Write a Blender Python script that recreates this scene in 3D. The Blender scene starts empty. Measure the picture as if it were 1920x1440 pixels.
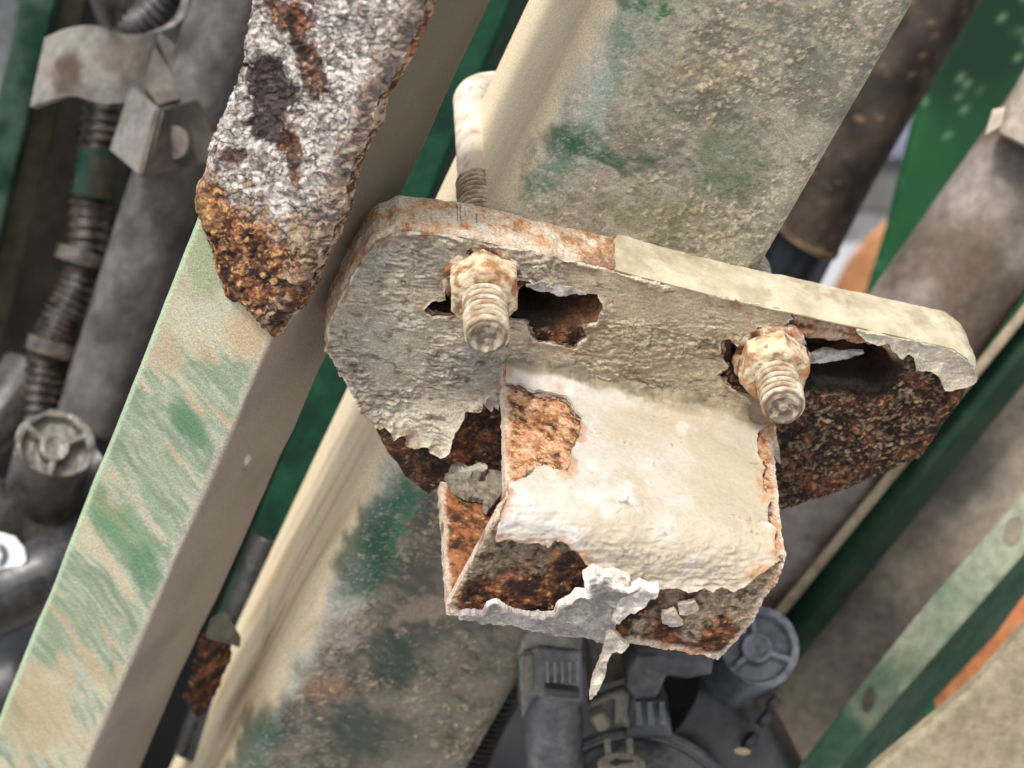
import bpy, math, numpy as np
from mathutils import Vector
R = math.radians
C = bpy.context.scene.collection
scene = bpy.context.scene
# ------------------------------------------------------------------ camera
FPX = 4000.0                      # focal length in photo pixels (photo 1920 x 1440)
PITCH = R(36)
CAM_H = 1.15
cam_d = bpy.data.cameras.new("camera")
cam = bpy.data.objects.new("camera", cam_d); C.objects.link(cam)
cam.location = (0, 0, CAM_H)
cam.rotation_euler = (math.pi/2 - PITCH, 0, 0)
cam_d.sensor_width = 36; cam_d.lens = 36*FPX/1920
cam_d.clip_start = 0.02; cam_d.clip_end = 200
cam_d.dof.use_dof = True; cam_d.dof.focus_distance = 0.60; cam_d.dof.aperture_fstop = 13.0
scene.camera = cam
# ------------------------------------------------------------------ sky, sun, exposure
SUN = Vector((-0.19, -0.20, 0.94)).normalized()
world = bpy.data.worlds.new("World"); scene.world = world; world.use_nodes = True
wn = world.node_tree.nodes; wl = world.node_tree.links
sky = wn.new('ShaderNodeTexSky'); sky.sky_type = 'NISHITA'; sky.sun_disc = False
sky.sun_elevation = math.asin(SUN.z); sky.sun_rotation = math.atan2(SUN.x, SUN.y)
sky.air_density = 1.0; sky.dust_density = 4.0; sky.ozone_density = 1.0
hs = wn.new('ShaderNodeHueSaturation'); hs.inputs['Saturation'].default_value = 0.35
wl.new(sky.outputs[0], hs.inputs['Color']); wl.new(hs.outputs[0], wn['Background'].inputs['Color'])
wn['Background'].inputs['Strength'].default_value = 0.15
sl = bpy.data.lights.new("sun", 'SUN'); sl.energy = 1.9; sl.angle = R(10); sl.color = (1.0, 0.97, 0.935)
so = bpy.data.objects.new("sun", sl); C.objects.link(so)
so.rotation_euler = (-SUN).to_track_quat('-Z', 'Y').to_euler()
scene.view_settings.view_transform = 'Standard'; scene.view_settings.look = 'None'
scene.view_settings.exposure = 0.62; scene.view_settings.gamma = 1

# ------------------------------------------------------------------ geometry helpers
# Points are in a working frame in millimetres (x right, y away, z up across the tilted view);
# W() turns that frame into the world, where posts stand upright.
cp, sp = math.cos(PITCH), math.sin(PITCH)
RM = np.array([[1, 0, 0], [0, cp, sp], [0, -sp, cp]])
def W(P): return np.asarray(P) @ RM.T * 0.001 + np.array([0, 0, CAM_H])
def V(*a): return np.array(a, float)
def nrm(a): a = np.asarray(a, float); return a/np.linalg.norm(a, axis=-1, keepdims=True)
def at(px, py, Z): return V((px-960)/FPX*Z, Z, (720-py)/FPX*Z)
def proj(P): return np.stack([960+FPX*P[..., 0]/P[..., 1], 720-FPX*P[..., 2]/P[..., 1]], -1)
def onpl(px, py, O, N):
    d = V((px-960)/FPX, 1, (720-py)/FPX)
    return d*(np.dot(O, N)/np.dot(d, N))
def plane3(a, b, c):
    A, B, D = at(*a), at(*b), at(*c); n = nrm(np.cross(B-A, D-A))
    return A, (n if np.dot(n, A) < 0 else -n)
rng = np.random.RandomState(7)
_perm = np.concatenate([rng.permutation(256)]*2); _val = rng.rand(256).astype(np.float32)*2-1
_val3 = rng.rand(256, 3).astype(np.float32)
def _h(x, y, z): return _perm[(_perm[(_perm[x & 255]+y) & 255]+z) & 255]
def vn(P):
    P = np.asarray(P, np.float32); i = np.floor(P).astype(np.int64); f = P-i; f = f*f*(3-2*f)
    x, y, z = i[:, 0], i[:, 1], i[:, 2]; r = 0
    for a in (0, 1):
        fx = f[:, 0] if a else 1-f[:, 0]
        for b in (0, 1):
            fy = f[:, 1] if b else 1-f[:, 1]
            for c in (0, 1):
                fz = f[:, 2] if c else 1-f[:, 2]
                r = r + _val[_h(x+a, y+b, z+c)]*fx*fy*fz
    return r
def fbm(P, s=1.0, o=4, seed=0, g=0.5):
    P = np.asarray(P)/s + seed*17.31; a = 1.0; r = 0; t = 0
    for k in range(o):
        r = r + a*vn(P); t += a; a *= g; P = P*2.03+5.7
    return r/t*1.6
def ridge(P, s=1.0, o=3, seed=0):
    P = np.asarray(P)/s + seed*11.7; a = 1.0; r = 0; t = 0
    for k in range(o):
        r = r + a*(1-np.abs(vn(P))*2); t += a; a *= 0.55; P = P*2.1+3.1
    return r/t
def worley(P, s=1.0, seed=0):
    P = (np.asarray(P)/s + seed*7.77).astype(np.float32); i = np.floor(P).astype(np.int64)
    n = len(P); f1 = np.full(n, 9., np.float32); f2 = f1.copy(); cid = np.zeros(n, np.int64); off = np.zeros((n, 3), np.float32)
    for a in (-1, 0, 1):
        for b in (-1, 0, 1):
            for c in (-1, 0, 1):
                q = i+np.array([a, b, c]); h = _h(q[:, 0], q[:, 1], q[:, 2]); d = q+_val3[h]-P
                dd = (d*d).sum(1); m = dd < f1
                f2 = np.where(m, f1, np.minimum(f2, dd)); f1 = np.where(m, dd, f1)
                cid = np.where(m, h, cid); off[m] = d[m]
    return np.sqrt(f1), np.sqrt(f2), cid, off
def sstep(a, b, x): t = np.clip((x-a)/(b-a), 0, 1); return t*t*(3-2*t)
def sdpoly(Q, poly):
    poly = np.asarray(poly, float); n = len(poly); d = np.full(len(Q), 1e9); ins = np.zeros(len(Q), bool)
    x, y = Q[:, 0], Q[:, 1]
    for k in range(n):
        a = poly[k]; b = poly[(k+1) % n]; e = b-a; wx, wy = x-a[0], y-a[1]
        t = np.clip((wx*e[0]+wy*e[1])/(e@e+1e-9), 0, 1)
        d = np.minimum(d, (wx-e[0]*t)**2+(wy-e[1]*t)**2)
        c1 = (a[1] <= y) != (b[1] <= y)
        if abs(e[1]) > 1e-9: ins ^= c1 & (x < a[0]+e[0]*(y-a[1])/e[1])
    return np.where(ins, 1, -1)*np.sqrt(d)
def lin(c):
    c = np.asarray(c, float)/255.0
    return np.where(c <= 0.04045, c/12.92, ((c+0.055)/1.055)**2.4)
def mixc(a, b, t): t = np.asarray(t)[..., None]; return a*(1-t)+b*t

# ------------------------------------------------------------------ objects
def empty(name, loc, label, cat, group=None):
    o = bpy.data.objects.new(name, None); C.objects.link(o); o.empty_display_size = 0.01
    o.location = W(loc); o['label'] = label; o['category'] = cat
    if group: o['group'] = group
    return o
def tag(o, label=None, cat=None, group=None, kind=None):
    for k, v in (('label', label), ('category', cat), ('group', group), ('kind', kind)):
        if v: o[k] = v
    return o
def mesh(name, P, F, col, mat, parent=None, label=None, smooth=True, uniform_quads=None):
    Pw = W(P); off = np.array(parent['_loc']) if parent and '_loc' in parent else None
    base = np.zeros(3)
    if parent is not None:
        q = parent
        while q is not None: base = base+np.array(q.location); q = q.parent
    else: base = Pw.mean(0)
    Pl = (Pw-base).astype(np.float32)
    me = bpy.data.meshes.new(name)
    me.vertices.add(len(Pl)); me.vertices.foreach_set('co', Pl.ravel())
    F3 = [f for f in F if f.shape[1] == 3]; F4 = [f for f in F if f.shape[1] == 4]
    F3 = np.concatenate(F3) if F3 else np.zeros((0, 3), int); F4 = np.concatenate(F4) if F4 else np.zeros((0, 4), int)
    idx = np.concatenate([F3.ravel(), F4.ravel()]).astype(np.int32)
    n3, n4 = len(F3), len(F4)
    me.loops.add(len(idx)); me.loops.foreach_set('vertex_index', idx)
    me.polygons.add(n3+n4)
    st = np.concatenate([np.arange(n3)*3, n3*3+np.arange(n4)*4]).astype(np.int32)
    me.polygons.foreach_set('loop_start', st)
    me.update(calc_edges=True); me.validate()
    if smooth: me.polygons.foreach_set('use_smooth', np.ones(len(me.polygons), bool))
    if col is not None:
        ca = me.color_attributes.new('Col', 'FLOAT_COLOR', 'POINT')
        c4 = np.ones((len(Pl), 4), np.float32); c4[:, :3] = np.clip(col, 0.002, 0.95); ca.data.foreach_set('color', c4.ravel())
    me.materials.append(mat)
    o = bpy.data.objects.new(name, me); C.objects.link(o)
    if parent is not None: o.parent = parent
    else: o.location = base
    if label: o['label'] = label
    return o
def gnormals(G, wu=False, wv=False):
    def g(A, ax, w):
        if w: return np.roll(A, -1, ax)-np.roll(A, 1, ax) if False else np.concatenate([
            (np.take(A, [1], ax)-np.take(A, [-2], ax)), np.take(A, range(2, A.shape[ax]), ax)-np.take(A, range(0, A.shape[ax]-2), ax),
            (np.take(A, [1], ax)-np.take(A, [-2], ax))], ax)
        return np.gradient(A, axis=ax)
    du = g(G, 1, wu); dv = g(G, 0, wv)
    n = np.cross(du, dv); l = np.linalg.norm(n, axis=-1, keepdims=True)
    return n/np.maximum(l, 1e-9)
def patch(name, G, mat, color, parent=None, label=None, f=None, disp=None, thick=0, rim=2, back=False,
          wu=False, orient='cam', rimcol=None, rimnoise=0.0, away=None, smooth=True, edge_r=0.0):
    """Grid surface G (nv,nu,3), clipped where field f<0, displaced along its normals and given real thickness."""
    if orient == 'cam':
        N = gnormals(G, wu)
        if np.mean(np.sum(N*-G, -1)) < 0: G = G[:, ::-1]; f = None if f is None else f[:, ::-1]
    elif orient == 'out':
        N = gnormals(G, wu); cc = G.mean(1, keepdims=True)
        if np.mean(np.sum(N*(G-cc), -1)) < 0: G = G[:, ::-1]; f = None if f is None else f[:, ::-1]
    N = gnormals(G, wu)
    nv, nu = G.shape[:2]; P = G.reshape(-1, 3); N = N.reshape(-1, 3)
    I = np.arange(nv*nu).reshape(nv, nu); a, b, c, d = I[:-1, :-1].ravel(), I[:-1, 1:].ravel(), I[1:, 1:].ravel(), I[1:, :-1].ravel()
    if f is None:
        tri = np.zeros((0, 3), int); quad = np.stack([a, b, c, d], 1); fv = np.full(len(P), 99.)
    else:
        fv = f.ravel().astype(float); m = fv > 0
        s = m[a].astype(int)+m[b]+m[c]+m[d]; full = s == 4; part = (s > 0) & (s < 4)
        quad = np.stack([a, b, c, d], 1)[full]
        T = np.concatenate([np.stack([a, b, c], 1)[part], np.stack([a, c, d], 1)[part]])
        mm = m[T]; k = mm.sum(1); out = [T[k == 3]]; ek = []
        nP = len(P)
        t1 = T[k == 1]; m1 = mm[k == 1]; r = np.argmax(m1, 1); t1 = np.stack([t1[np.arange(len(t1)), (r+q) % 3] for q in range(3)], 1)
        t2 = T[k == 2]; m2 = mm[k == 2]; r = np.argmin(m2, 1); t2 = np.stack([t2[np.arange(len(t2)), (r+q) % 3] for q in range(3)], 1)
        E = np.concatenate([t1[:, [0, 1]], t1[:, [0, 2]], t2[:, [0, 1]], t2[:, [0, 2]]])
        if len(E):
            Es = np.sort(E, 1); key = Es[:, 0].astype(np.int64)*nP+Es[:, 1]; uk, inv = np.unique(key, return_inverse=True)
            ea, eb = uk//nP, uk % nP; t = np.clip(fv[ea]/(fv[ea]-fv[eb]), 0.02, 0.98)[:, None]
            P = np.concatenate([P, P[ea]*(1-t)+P[eb]*t]); N = np.concatenate([N, nrm(N[ea]*(1-t)+N[eb]*t)]); fv = np.concatenate([fv, np.zeros(len(uk))])
            inv = inv+nP; n1, n2 = len(t1), len(t2)
            out.append(np.stack([t1[:, 0], inv[:n1], inv[n1:2*n1]], 1))
            ab, ac = inv[2*n1:2*n1+n2], inv[2*n1+n2:]
            out.append(np.stack([ab, t2[:, 1], t2[:, 2]], 1)); out.append(np.stack([ab, t2[:, 2], ac], 1))
        tri = np.concatenate(out)
    used = np.unique(np.concatenate([tri.ravel(), quad.ravel()])); rm = np.full(len(P), -1); rm[used] = np.arange(len(used))
    P, N, fv = P[used], N[used], fv[used]; tri = rm[tri]; quad = rm[quad]
    px = proj(P); h = disp(P, px, fv, N) if disp is not None else np.zeros(len(P))
    if edge_r: dd = np.clip(fv, 0, edge_r); h = h-(edge_r-np.sqrt(np.maximum(edge_r**2-(edge_r-dd)**2, 0)))
    col = color(P, px, fv, N)
    P1 = P+N*h[:, None] if h.ndim == 1 else P+h
    Fs = [tri, quad]; Ps = [P1]; cs = [col]; nP = len(P)
    if thick:
        e = [tri[:, [0, 1]], tri[:, [1, 2]], tri[:, [2, 0]], quad[:, [0, 1]], quad[:, [1, 2]], quad[:, [2, 3]], quad[:, [3, 0]]]
        e = np.concatenate(e); k1 = e[:, 0].astype(np.int64)*nP+e[:, 1]; k2 = e[:, 1].astype(np.int64)*nP+e[:, 0]
        be = e[~np.isin(k1, k2)]; bv = np.unique(be); rb = np.full(nP, -1); rb[bv] = np.arange(len(bv)); nb = len(bv)
        bi, bj = rb[be[:, 0]], rb[be[:, 1]]; Pb, Nb, hb = P[bv], N[bv], (P1[bv]-P[bv])
        # outward direction in the sheet for ragged sides
        ed = np.zeros_like(Pb); tdir = P[be[:, 1]]-P[be[:, 0]]; o = np.cross(tdir, N[be[:, 0]]); np.add.at(ed, bi, o); np.add.at(ed, bj, o)
        ed = ed/np.maximum(np.linalg.norm(ed, axis=1, keepdims=True), 1e-9)
        base = nP
        for L in range(rim+1):
            q = L/rim; pos = Pb-Nb*(thick*q)+hb*(1-q*0.6)
            if rimnoise and L > 0: pos = pos+ed*(((fbm(pos, 3.2, 4, 5, .6)*rimnoise)*min(1, 1.4*math.sin(math.pi*q)))[:, None])
            Ps.append(pos); cs.append((rimcol or color)(pos, proj(pos), np.zeros(nb), ed))
            if L: Fs.append(np.stack([base-nb+bi, base+bi, base+bj, base-nb+bj], 1))
            base += nb
        if back:
            Ps.append(P-N*thick+(P1-P)*0.4); cs.append(col); Fs += [tri[:, ::-1]+base, quad[:, ::-1]+base]
    P = np.concatenate(Ps)
    return mesh(name, P, Fs, np.concatenate(cs), mat, parent, label, smooth)
def pgrid(poly, O, N, step, U=None, pad=2.0):
    U = V(1, 0, 0) if U is None else U
    U = nrm(U-N*np.dot(U, N)); Wd = np.cross(N, U)
    Q = np.array([onpl(x, y, O, N) for x, y in poly])-O; s, t = Q@U, Q@Wd
    S = np.arange(s.min()-pad, s.max()+pad+step, step); T = np.arange(t.min()-pad, t.max()+pad+step, step)
    return O+S[None, :, None]*U+T[:, None, None]*Wd
def sdf_f(G, poly, holes=(), jag=0.0, js=2.0, seed=0, pxmm=6.5):
    P = G.reshape(-1, 3); px = proj(P); d = sdpoly(px, poly)
    for h in holes: d = np.minimum(d, -sdpoly(px, h))
    d = d/pxmm
    if jag: d = d+fbm(P, js*1.5, 5, seed, 0.7)*jag*1.15
    return d.reshape(G.shape[:2])
def slab(name, poly, O, N, step, mat, color, parent=None, label=None, holes=(), jag=0.0, js=2.0, seed=0, U=None, grow=0.0, within=None, **k):
    G = pgrid(poly, O, N, step, U); f = sdf_f(G, poly, holes, jag, js, seed, FPX/np.linalg.norm(O))+grow
    if within is not None: f = np.minimum(f, sdf_f(G, within[0], within[1], 0, 2, 0, FPX/np.linalg.norm(O))-.8)
    return patch(name, G, mat, color, parent, label, f=f, **k)
def rrect(x0, x1, y0, y1, r, seg=6, step=2.0):
    pts = []
    for cx, cy, a0 in ((x1-r, y1-r, 0), (x0+r, y1-r, 90), (x0+r, y0+r, 180), (x1-r, y0+r, 270)):
        for k in range(seg+1): a = R(a0+90*k/seg); pts.append((cx+r*math.cos(a), cy+r*math.sin(a)))
    pts.append(pts[0]); out = []
    for p, q in zip(pts[:-1], pts[1:]):
        n = max(1, int(math.dist(p, q)/step))
        for k in range(n): out.append((p[0]+(q[0]-p[0])*k/n, p[1]+(q[1]-p[1])*k/n))
    out.append(pts[0]); return np.array(out)
def sweepG(p0, p1, prof, A, B, step):
    n = max(2, int(np.linalg.norm(p1-p0)/step)+1); t = np.linspace(0, 1, n)[:, None, None]
    return p0+(p1-p0)*t+prof[None, :, :1]*A+prof[None, :, 1:]*B
def tubeG(path, rad, nseg=48, hint=V(0, 0, 1)):
    """path (M,3), rad scalar or (M,) or (M,nseg+1)"""
    path = np.asarray(path, float); T = nrm(np.gradient(path, axis=0)); M = len(path)
    a = nrm(np.cross(T[0], hint)) if abs(np.dot(T[0], hint)) < 0.95 else nrm(np.cross(T[0], V(1, 0, 0)))
    As = []
    for k in range(M): a = nrm(a-T[k]*np.dot(a, T[k])); As.append(a)
    As = np.array(As); Bs = np.cross(T, As); th = np.linspace(0, 2*math.pi, nseg+1)
    rad = np.broadcast_to(np.asarray(rad, float).reshape(M, -1) if np.ndim(rad) else np.full((M, 1), rad), (M, nseg+1))
    return path[:, None]+rad[..., None]*(np.cos(th)[None, :, None]*As[:, None]+np.sin(th)[None, :, None]*Bs[:, None])
def bez(pts, n=60):
    """Catmull-Rom through pts"""
    p = np.array(pts, float); p = np.concatenate([[2*p[0]-p[1]], p, [2*p[-1]-p[-2]]]); out = []
    m = len(p)-3
    for k in range(m):
        t = np.linspace(0, 1, n//m+1)[:, None]
        if k < m-1: t = t[:-1]
        a, b, c, d = p[k:k+4]; out.append(0.5*((2*b)+(-a+c)*t+(2*a-5*b+4*c-d)*t*t+(-a+3*b-3*c+d)*t**3))
    return np.concatenate(out)
def lathe(name, p, axis, prof, mat, color, parent=None, label=None, nseg=48, disp=None, orient='out', up=V(0, 0, 1)):
    """prof: list of (radius, height along axis)"""
    axis = nrm(axis); A = nrm(np.cross(axis, up)); B = np.cross(axis, A); th = np.linspace(0, 2*math.pi, nseg+1)
    pr = np.array(prof, float)
    G = p+pr[:, None, 1:2]*axis+pr[:, None, 0:1]*(np.cos(th)[None, :, None]*A+np.sin(th)[None, :, None]*B)
    # orientation from the axis: outward on the side wall
    return patch(name, G, mat, color, parent, label, wu=True, disp=disp, orient=None if orient is None else 'none')

# ------------------------------------------------------------------ materials
def material(name, rough=0.8, bumps=((1.0, 0.3),), tint=0.25, tscale=1.5, metal=0.0, rvar=0.15, spec=0.5, coat=0.0, stretch=(1, 1, 1)):
    m = bpy.data.materials.new(name); m.use_nodes = True; nt = m.node_tree; n = nt.nodes; l = nt.links
    b = n['Principled BSDF']; b.inputs['Metallic'].default_value = metal; b.inputs['Specular IOR Level'].default_value = spec
    if coat: b.inputs['Coat Weight'].default_value = coat; b.inputs['Coat Roughness'].default_value = 0.15
    tc = n.new('ShaderNodeTexCoord'); mp = n.new('ShaderNodeMapping'); mp.inputs['Scale'].default_value = tuple(1000*s for s in stretch)
    l.new(tc.outputs['Object'], mp.inputs[0])
    at_ = n.new('ShaderNodeAttribute'); at_.attribute_name = 'Col'
    nz = n.new('ShaderNodeTexNoise'); nz.inputs['Scale'].default_value = 1/tscale; nz.inputs['Detail'].default_value = 6; nz.inputs['Roughness'].default_value = 0.65
    l.new(mp.outputs[0], nz.inputs['Vector'])
    mr = n.new('ShaderNodeMapRange'); mr.inputs['From Min'].default_value = 0.3; mr.inputs['From Max'].default_value = 0.7
    mr.inputs['To Min'].default_value = 1-tint; mr.inputs['To Max'].default_value = 1+tint; l.new(nz.outputs[0], mr.inputs[0])
    vm = n.new('ShaderNodeVectorMath'); vm.operation = 'SCALE'; l.new(at_.outputs['Color'], vm.inputs[0]); l.new(mr.outputs[0], vm.inputs['Scale'])
    l.new(vm.outputs[0], b.inputs['Base Color'])
    r2 = n.new('ShaderNodeMapRange'); r2.inputs['From Min'].default_value = 0.3; r2.inputs['From Max'].default_value = 0.7
    r2.inputs['To Min'].default_value = max(0.05, rough-rvar); r2.inputs['To Max'].default_value = min(1, rough+rvar); l.new(nz.outputs[0], r2.inputs[0])
    l.new(r2.outputs[0], b.inputs['Roughness'])
    prev = None
    for sc, dist in bumps:
        t = n.new('ShaderNodeTexNoise'); t.inputs['Scale'].default_value = 1/sc; t.inputs['Detail'].default_value = 5; t.inputs['Roughness'].default_value = 0.6
        l.new(mp.outputs[0], t.inputs['Vector'])
        bp = n.new('ShaderNodeBump'); bp.inputs['Distance'].default_value = dist*0.001; bp.inputs['Strength'].default_value = 1.0
        l.new(t.outputs[0], bp.inputs['Height'])
        if prev: l.new(prev.outputs[0], bp.inputs['Normal'])
        prev = bp
    if prev: l.new(prev.outputs[0], b.inputs['Normal'])
    return m
M_rust = material('rusted_steel', 0.9, ((1.3, 0.8), (0.45, 0.35)), 0.4, 0.8, spec=0.3)
M_skin = material('old_paint_skin', 0.68, ((1.5, 0.6), (0.45, 0.28)), 0.3, .6, spec=0.4)
M_smooth = material('dusty_cream_paint', 0.75, ((2.0, 0.22), (0.5, 0.08)), 0.09, 1.2, spec=0.3)
M_paint = material('dusty_green_paint', 0.62, ((1.2, 0.5), (0.4, 0.2)), 0.34, .5, spec=0.4)
M_bg = material('background_paint', 0.6, ((4, 0.3), (1, .12)), 0.28, 4, spec=0.15)
M_thread = material('dirty_bolt_steel', 0.7, ((0.8, 0.25),), 0.25, 0.8, spec=0.4)
M_plastic = material('dusty_black_plastic', 0.38, ((3, 0.15), (0.6, 0.03)), 0.4, 2.2, spec=0.6)
M_ground = material('paved_ground', 0.9, ((8, 2.0),), 0.15, 30)

# ------------------------------------------------------------------ colour recipes (paint, dust, rust: all fixed to the surface)
DUST = lin((196, 178, 150)); CREAM = lin((226, 208, 176)); GREEN = lin((38, 96, 62)); DGREEN = lin((18, 62, 40)); GREY = lin((160, 150, 136))
def const(c): return lambda P, px, f, N: np.broadcast_to(lin(c), (len(P), 3)).copy()
def noisy(c1, c2, s=6.0, seed=0, o=4, st=(1, 1, 1)):
    a, b = lin(c1), lin(c2)
    return lambda P, px, f, N: mixc(a, b, sstep(-0.6, 0.6, fbm(P*np.array(st), s, o, seed)))*(1+.22*fbm(P, s*.22, 4, seed+500, .6))[:, None]
def rustmix(P, warm=0.0, seed=0, dark=0.0, tan=0.0):
    n1 = fbm(P, 5, 4, seed); n2 = fbm(P, 1.6, 4, seed+1, 0.65); n3 = fbm(P, 0.9, 3, seed+2)
    c = mixc(lin((52, 34, 28)), lin((108, 66, 44)), sstep(-0.5, 0.5, n1+n2*0.6+warm-dark))
    c = mixc(c, lin((164, 106, 68)), sstep(0.1, 0.9, n2+n1*0.5+warm-dark))
    c = mixc(c, lin((205, 168, 118)), sstep(0.5, 1.0, n3*0.8+n2*0.5+tan+warm*0.3))
    return mixc(c, lin((38, 26, 22)), .85*sstep(0.2, 1.0, -n2-n3*0.3+dark-warm*.8))
def blobs(c, P, px, bl, wn=14.0, ws=10.0, seed=3):
    w1 = fbm(P, ws, 4, seed)*wn; w2 = fbm(P, ws, 4, seed+1)*wn; x, y = px[:, 0]+w1, px[:, 1]+w2
    for (cx, cy, rx, ry, ang, cc, st) in bl:
        ca, sa = math.cos(R(ang)), math.sin(R(ang)); dx, dy = x-cx, y-cy
        q = np.sqrt(((dx*ca+dy*sa)/rx)**2+((-dx*sa+dy*ca)/ry)**2)
        c = mixc(c, lin(cc), st*sstep(1.15, 0.55, q))
    return c

# ------------------------------------------------------------------ frame of the clamp
n_ = nrm(V(.05, -.8, -.6)); u_ = nrm(V(.96, .2, -.19)); u_ = nrm(u_-n_*np.dot(u_, n_))
w_ = np.cross(n_, u_); w_ = w_ if w_[2] > 0 else -w_
v_ = V(-.393, .54, -.75); v_ = nrm(v_-n_*np.dot(v_, n_))
a_ = nrm(np.cross(v_, n_)); a_ = a_ if a_[0] > 0 else -a_
PO = at(1200, 650, 615); TH = 16.0
def pl(x, y, off=0.0): return onpl(x, y, PO+n_*off, n_)

# ================================================================== SETTING
def ground_col(P, px, f, N):
    c = mixc(lin((150, 150, 152)), lin((185, 184, 186)), sstep(-.5, .5, fbm(P, 60, 4, 2)))
    return c
def groundG():
    s = np.linspace(-8000, 8000, 41); X, Y = np.meshgrid(s, s)
    Pw = np.stack([X, Y+3000, np.full_like(X, -CAM_H*1000)], -1)   # world mm relative to the camera
    return Pw @ RM                                                 # back to the working frame
g = patch('ground', groundG(), M_ground, ground_col, orient='cam'); tag(g, 'pale grey paved ground far below the machine frame', kind='structure')

# ================================================================== MAIN POST
post = empty('square_post', at(900, 720, 690), 'large square steel post with worn green paint, running behind the rusty bracket', 'post')
rid = pl(938, 392, -TH-0.5); WID = 80.0; DEP = 76.0
def clods(P):
    Pw = P+np.stack([fbm(P, 3, 3, 501), fbm(P, 3, 3, 502), fbm(P, 3, 3, 503)], 1)*1.6; f1, f2, cid, off = worley(Pw, 1.9, 12)
    pxy = proj(P); z = fbm(P, 16, 3, 504)
    for (cx, cy, rr) in ((1340, 140, 150), (1420, 60, 110), (590, 1290, 90), (640, 1190, 80), (850, 1000, 90), (1330, 400, 80)): z = np.maximum(z, .75*sstep(1.2, .3, np.hypot(pxy[:, 0]-cx, pxy[:, 1]-cy)/rr)+fbm(P, 7, 3, 505)*.4)
    m = sstep(.25, .45, _val[cid]+z*1.1-.88)*sstep(.08, .2, f2-f1); return m, z, _val3[cid][:, 0]
def post_col(P, px, f, N):
    q = P-rid; a = q@a_; d = q@n_; s = q@v_
    side = sstep(-9, -2.5, -(a+ d*-0.0)) if False else None
    # dust on the left side and the rounded corner, green paint and dirt on the front
    t = a+fbm(P*np.array([1, .35, .35]), 9, 4, 4)*3.0
    lowc = sstep(90, 160, s); cream = mixc(lin((228, 210, 176)), lin((204, 180, 140)), sstep(-.1, .6, fbm(np.stack([d*1.0+s*.16, s*.09, a*.2], 1), 5, 4, 8))*(.25+.75*lowc))
    wz = fbm(P, 9, 3, 19)*3; streak = fbm(np.stack([a*1.6+s*.5+wz, d*2, s*2.0-a*0.6+wz], 1)*np.array([.5, .35, 1.3]), 4.2, 5, 9, .62)
    fine = fbm(P, 1.1, 4, 10, .65)
    base = mixc(lin((120, 114, 98)), lin((166, 157, 136)), sstep(-.6, .6, streak*.8+fbm(P, 12, 3, 11)*.8))
    base = mixc(base, lin((70, 92, 70)), .28*sstep(.0, .7, fbm(P, 8, 5, 12, .65)+streak*.6))
    base = mixc(base, lin((172, 160, 136)), .5*sstep(.1, .5, fbm(np.stack([a*.5, d, s*1.2+a*.4], 1), 1.6, 4, 17, .65))); base = mixc(base, lin((84, 76, 60)), .4*sstep(.2, .7, -fine))
    low = sstep(40, 120, s)
    dirt = mixc(lin((44, 50, 40)), lin((104, 94, 80)), sstep(-.6, .6, fbm(P, 10, 4, 13)+streak*.4))
    base = mixc(base, dirt, low*.85)
    base = mixc(base, lin((208, 192, 160)), .8*sstep(.55, .8, fine+fbm(P, 15, 3, 14)*.5)*(1-.6*low))
    G1, G2 = (36, 98, 58), (30, 80, 50)
    bl = [(1085, 275, 70, 55, -25, G1, .95), (1010, 345, 60, 40, -50, (50, 104, 70), .7), (1215, 5, 60, 26, 0, G1, .9), (1150, 130, 30, 95, 25, (120, 150, 130), .5),
          (1160, 300, 90, 14, 8, G2, .6), (1380, 260, 70, 60, 0, (70, 92, 68), .55), (1490, 60, 60, 40, 20, (92, 104, 88), .5),
          (1360, 350, 60, 30, 0, (70, 92, 60), .5), (1310, 130, 90, 40, 0, (170, 150, 118), .5), (1230, 400, 130, 50, 10, (128, 120, 84), .6),
          (690, 1030, 62, 112, 24, G1, .95), (745, 950, 40, 70, 30, (50, 112, 78), .8), (740, 1235, 52, 60, 10, (38, 56, 44), .8), (555, 1250, 34, 45, 20, (60, 100, 74), .85),
          (478, 1400, 45, 90, 20, (40, 94, 60), .9), (850, 1060, 90, 110, 20, (84, 78, 66), .6), (640, 1180, 60, 40, -35, (168, 150, 136), .75), (600, 1290, 52, 46, -20, (150, 110, 84), .7),
          (845, 1318, 20, 12, 0, (28, 92, 54), .95), (700, 1380, 120, 60, 0, (48, 62, 48), .5), (800, 1140, 90, 30, -15, (150, 130, 112), .6)]
    front = blobs(base, P, px, bl, 26, 3.5); front = mixc(front, base, .35*sstep(.0, .4, streak+fine*.5))
    ck, cm, cs = clods(P); front = mixc(front, mixc(lin((134, 116, 92)), lin((206, 188, 156)), cs)*(1-.25*low[:, None]), ck*.85)
    wisp = mixc(lin((156, 162, 148)), lin((190, 184, 170)), sstep(-.5, .5, fine))
    c = mixc(cream, wisp, sstep(2.0, 8.0, t)*.92)
    hair = ridge(np.stack([a*1.5+s*.8, d, s*1.2-a*.6], 1), 2.6, 3, 6)
    c = mixc(c, front, sstep(6.0, 14.0, t+fbm(P, 22, 2, 16)*7+hair*2.5))
    c = blobs(c, P, px, [(1090, 262, 66, 46, -10, (44, 84, 56), .85), (1120, 190, 34, 80, 25, (158, 172, 158), .55), (1180, 60, 60, 50, 0, (118, 138, 116), .45), (1360, 300, 70, 60, 0, (104, 118, 92), .4), (1130, 292, 70, 16, 14, (42, 80, 54), .7), (1035, 330, 50, 38, -35, (92, 120, 98), .5), (1200, 4, 46, 24, 0, (46, 90, 60), .8), (690, 1025, 54, 118, 24, (26, 66, 44), .8), (745, 935, 36, 70, 30, (50, 94, 70), .55), (478, 1400, 42, 96, 20, (36, 72, 50), .75)], 22, 7, 23)
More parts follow.
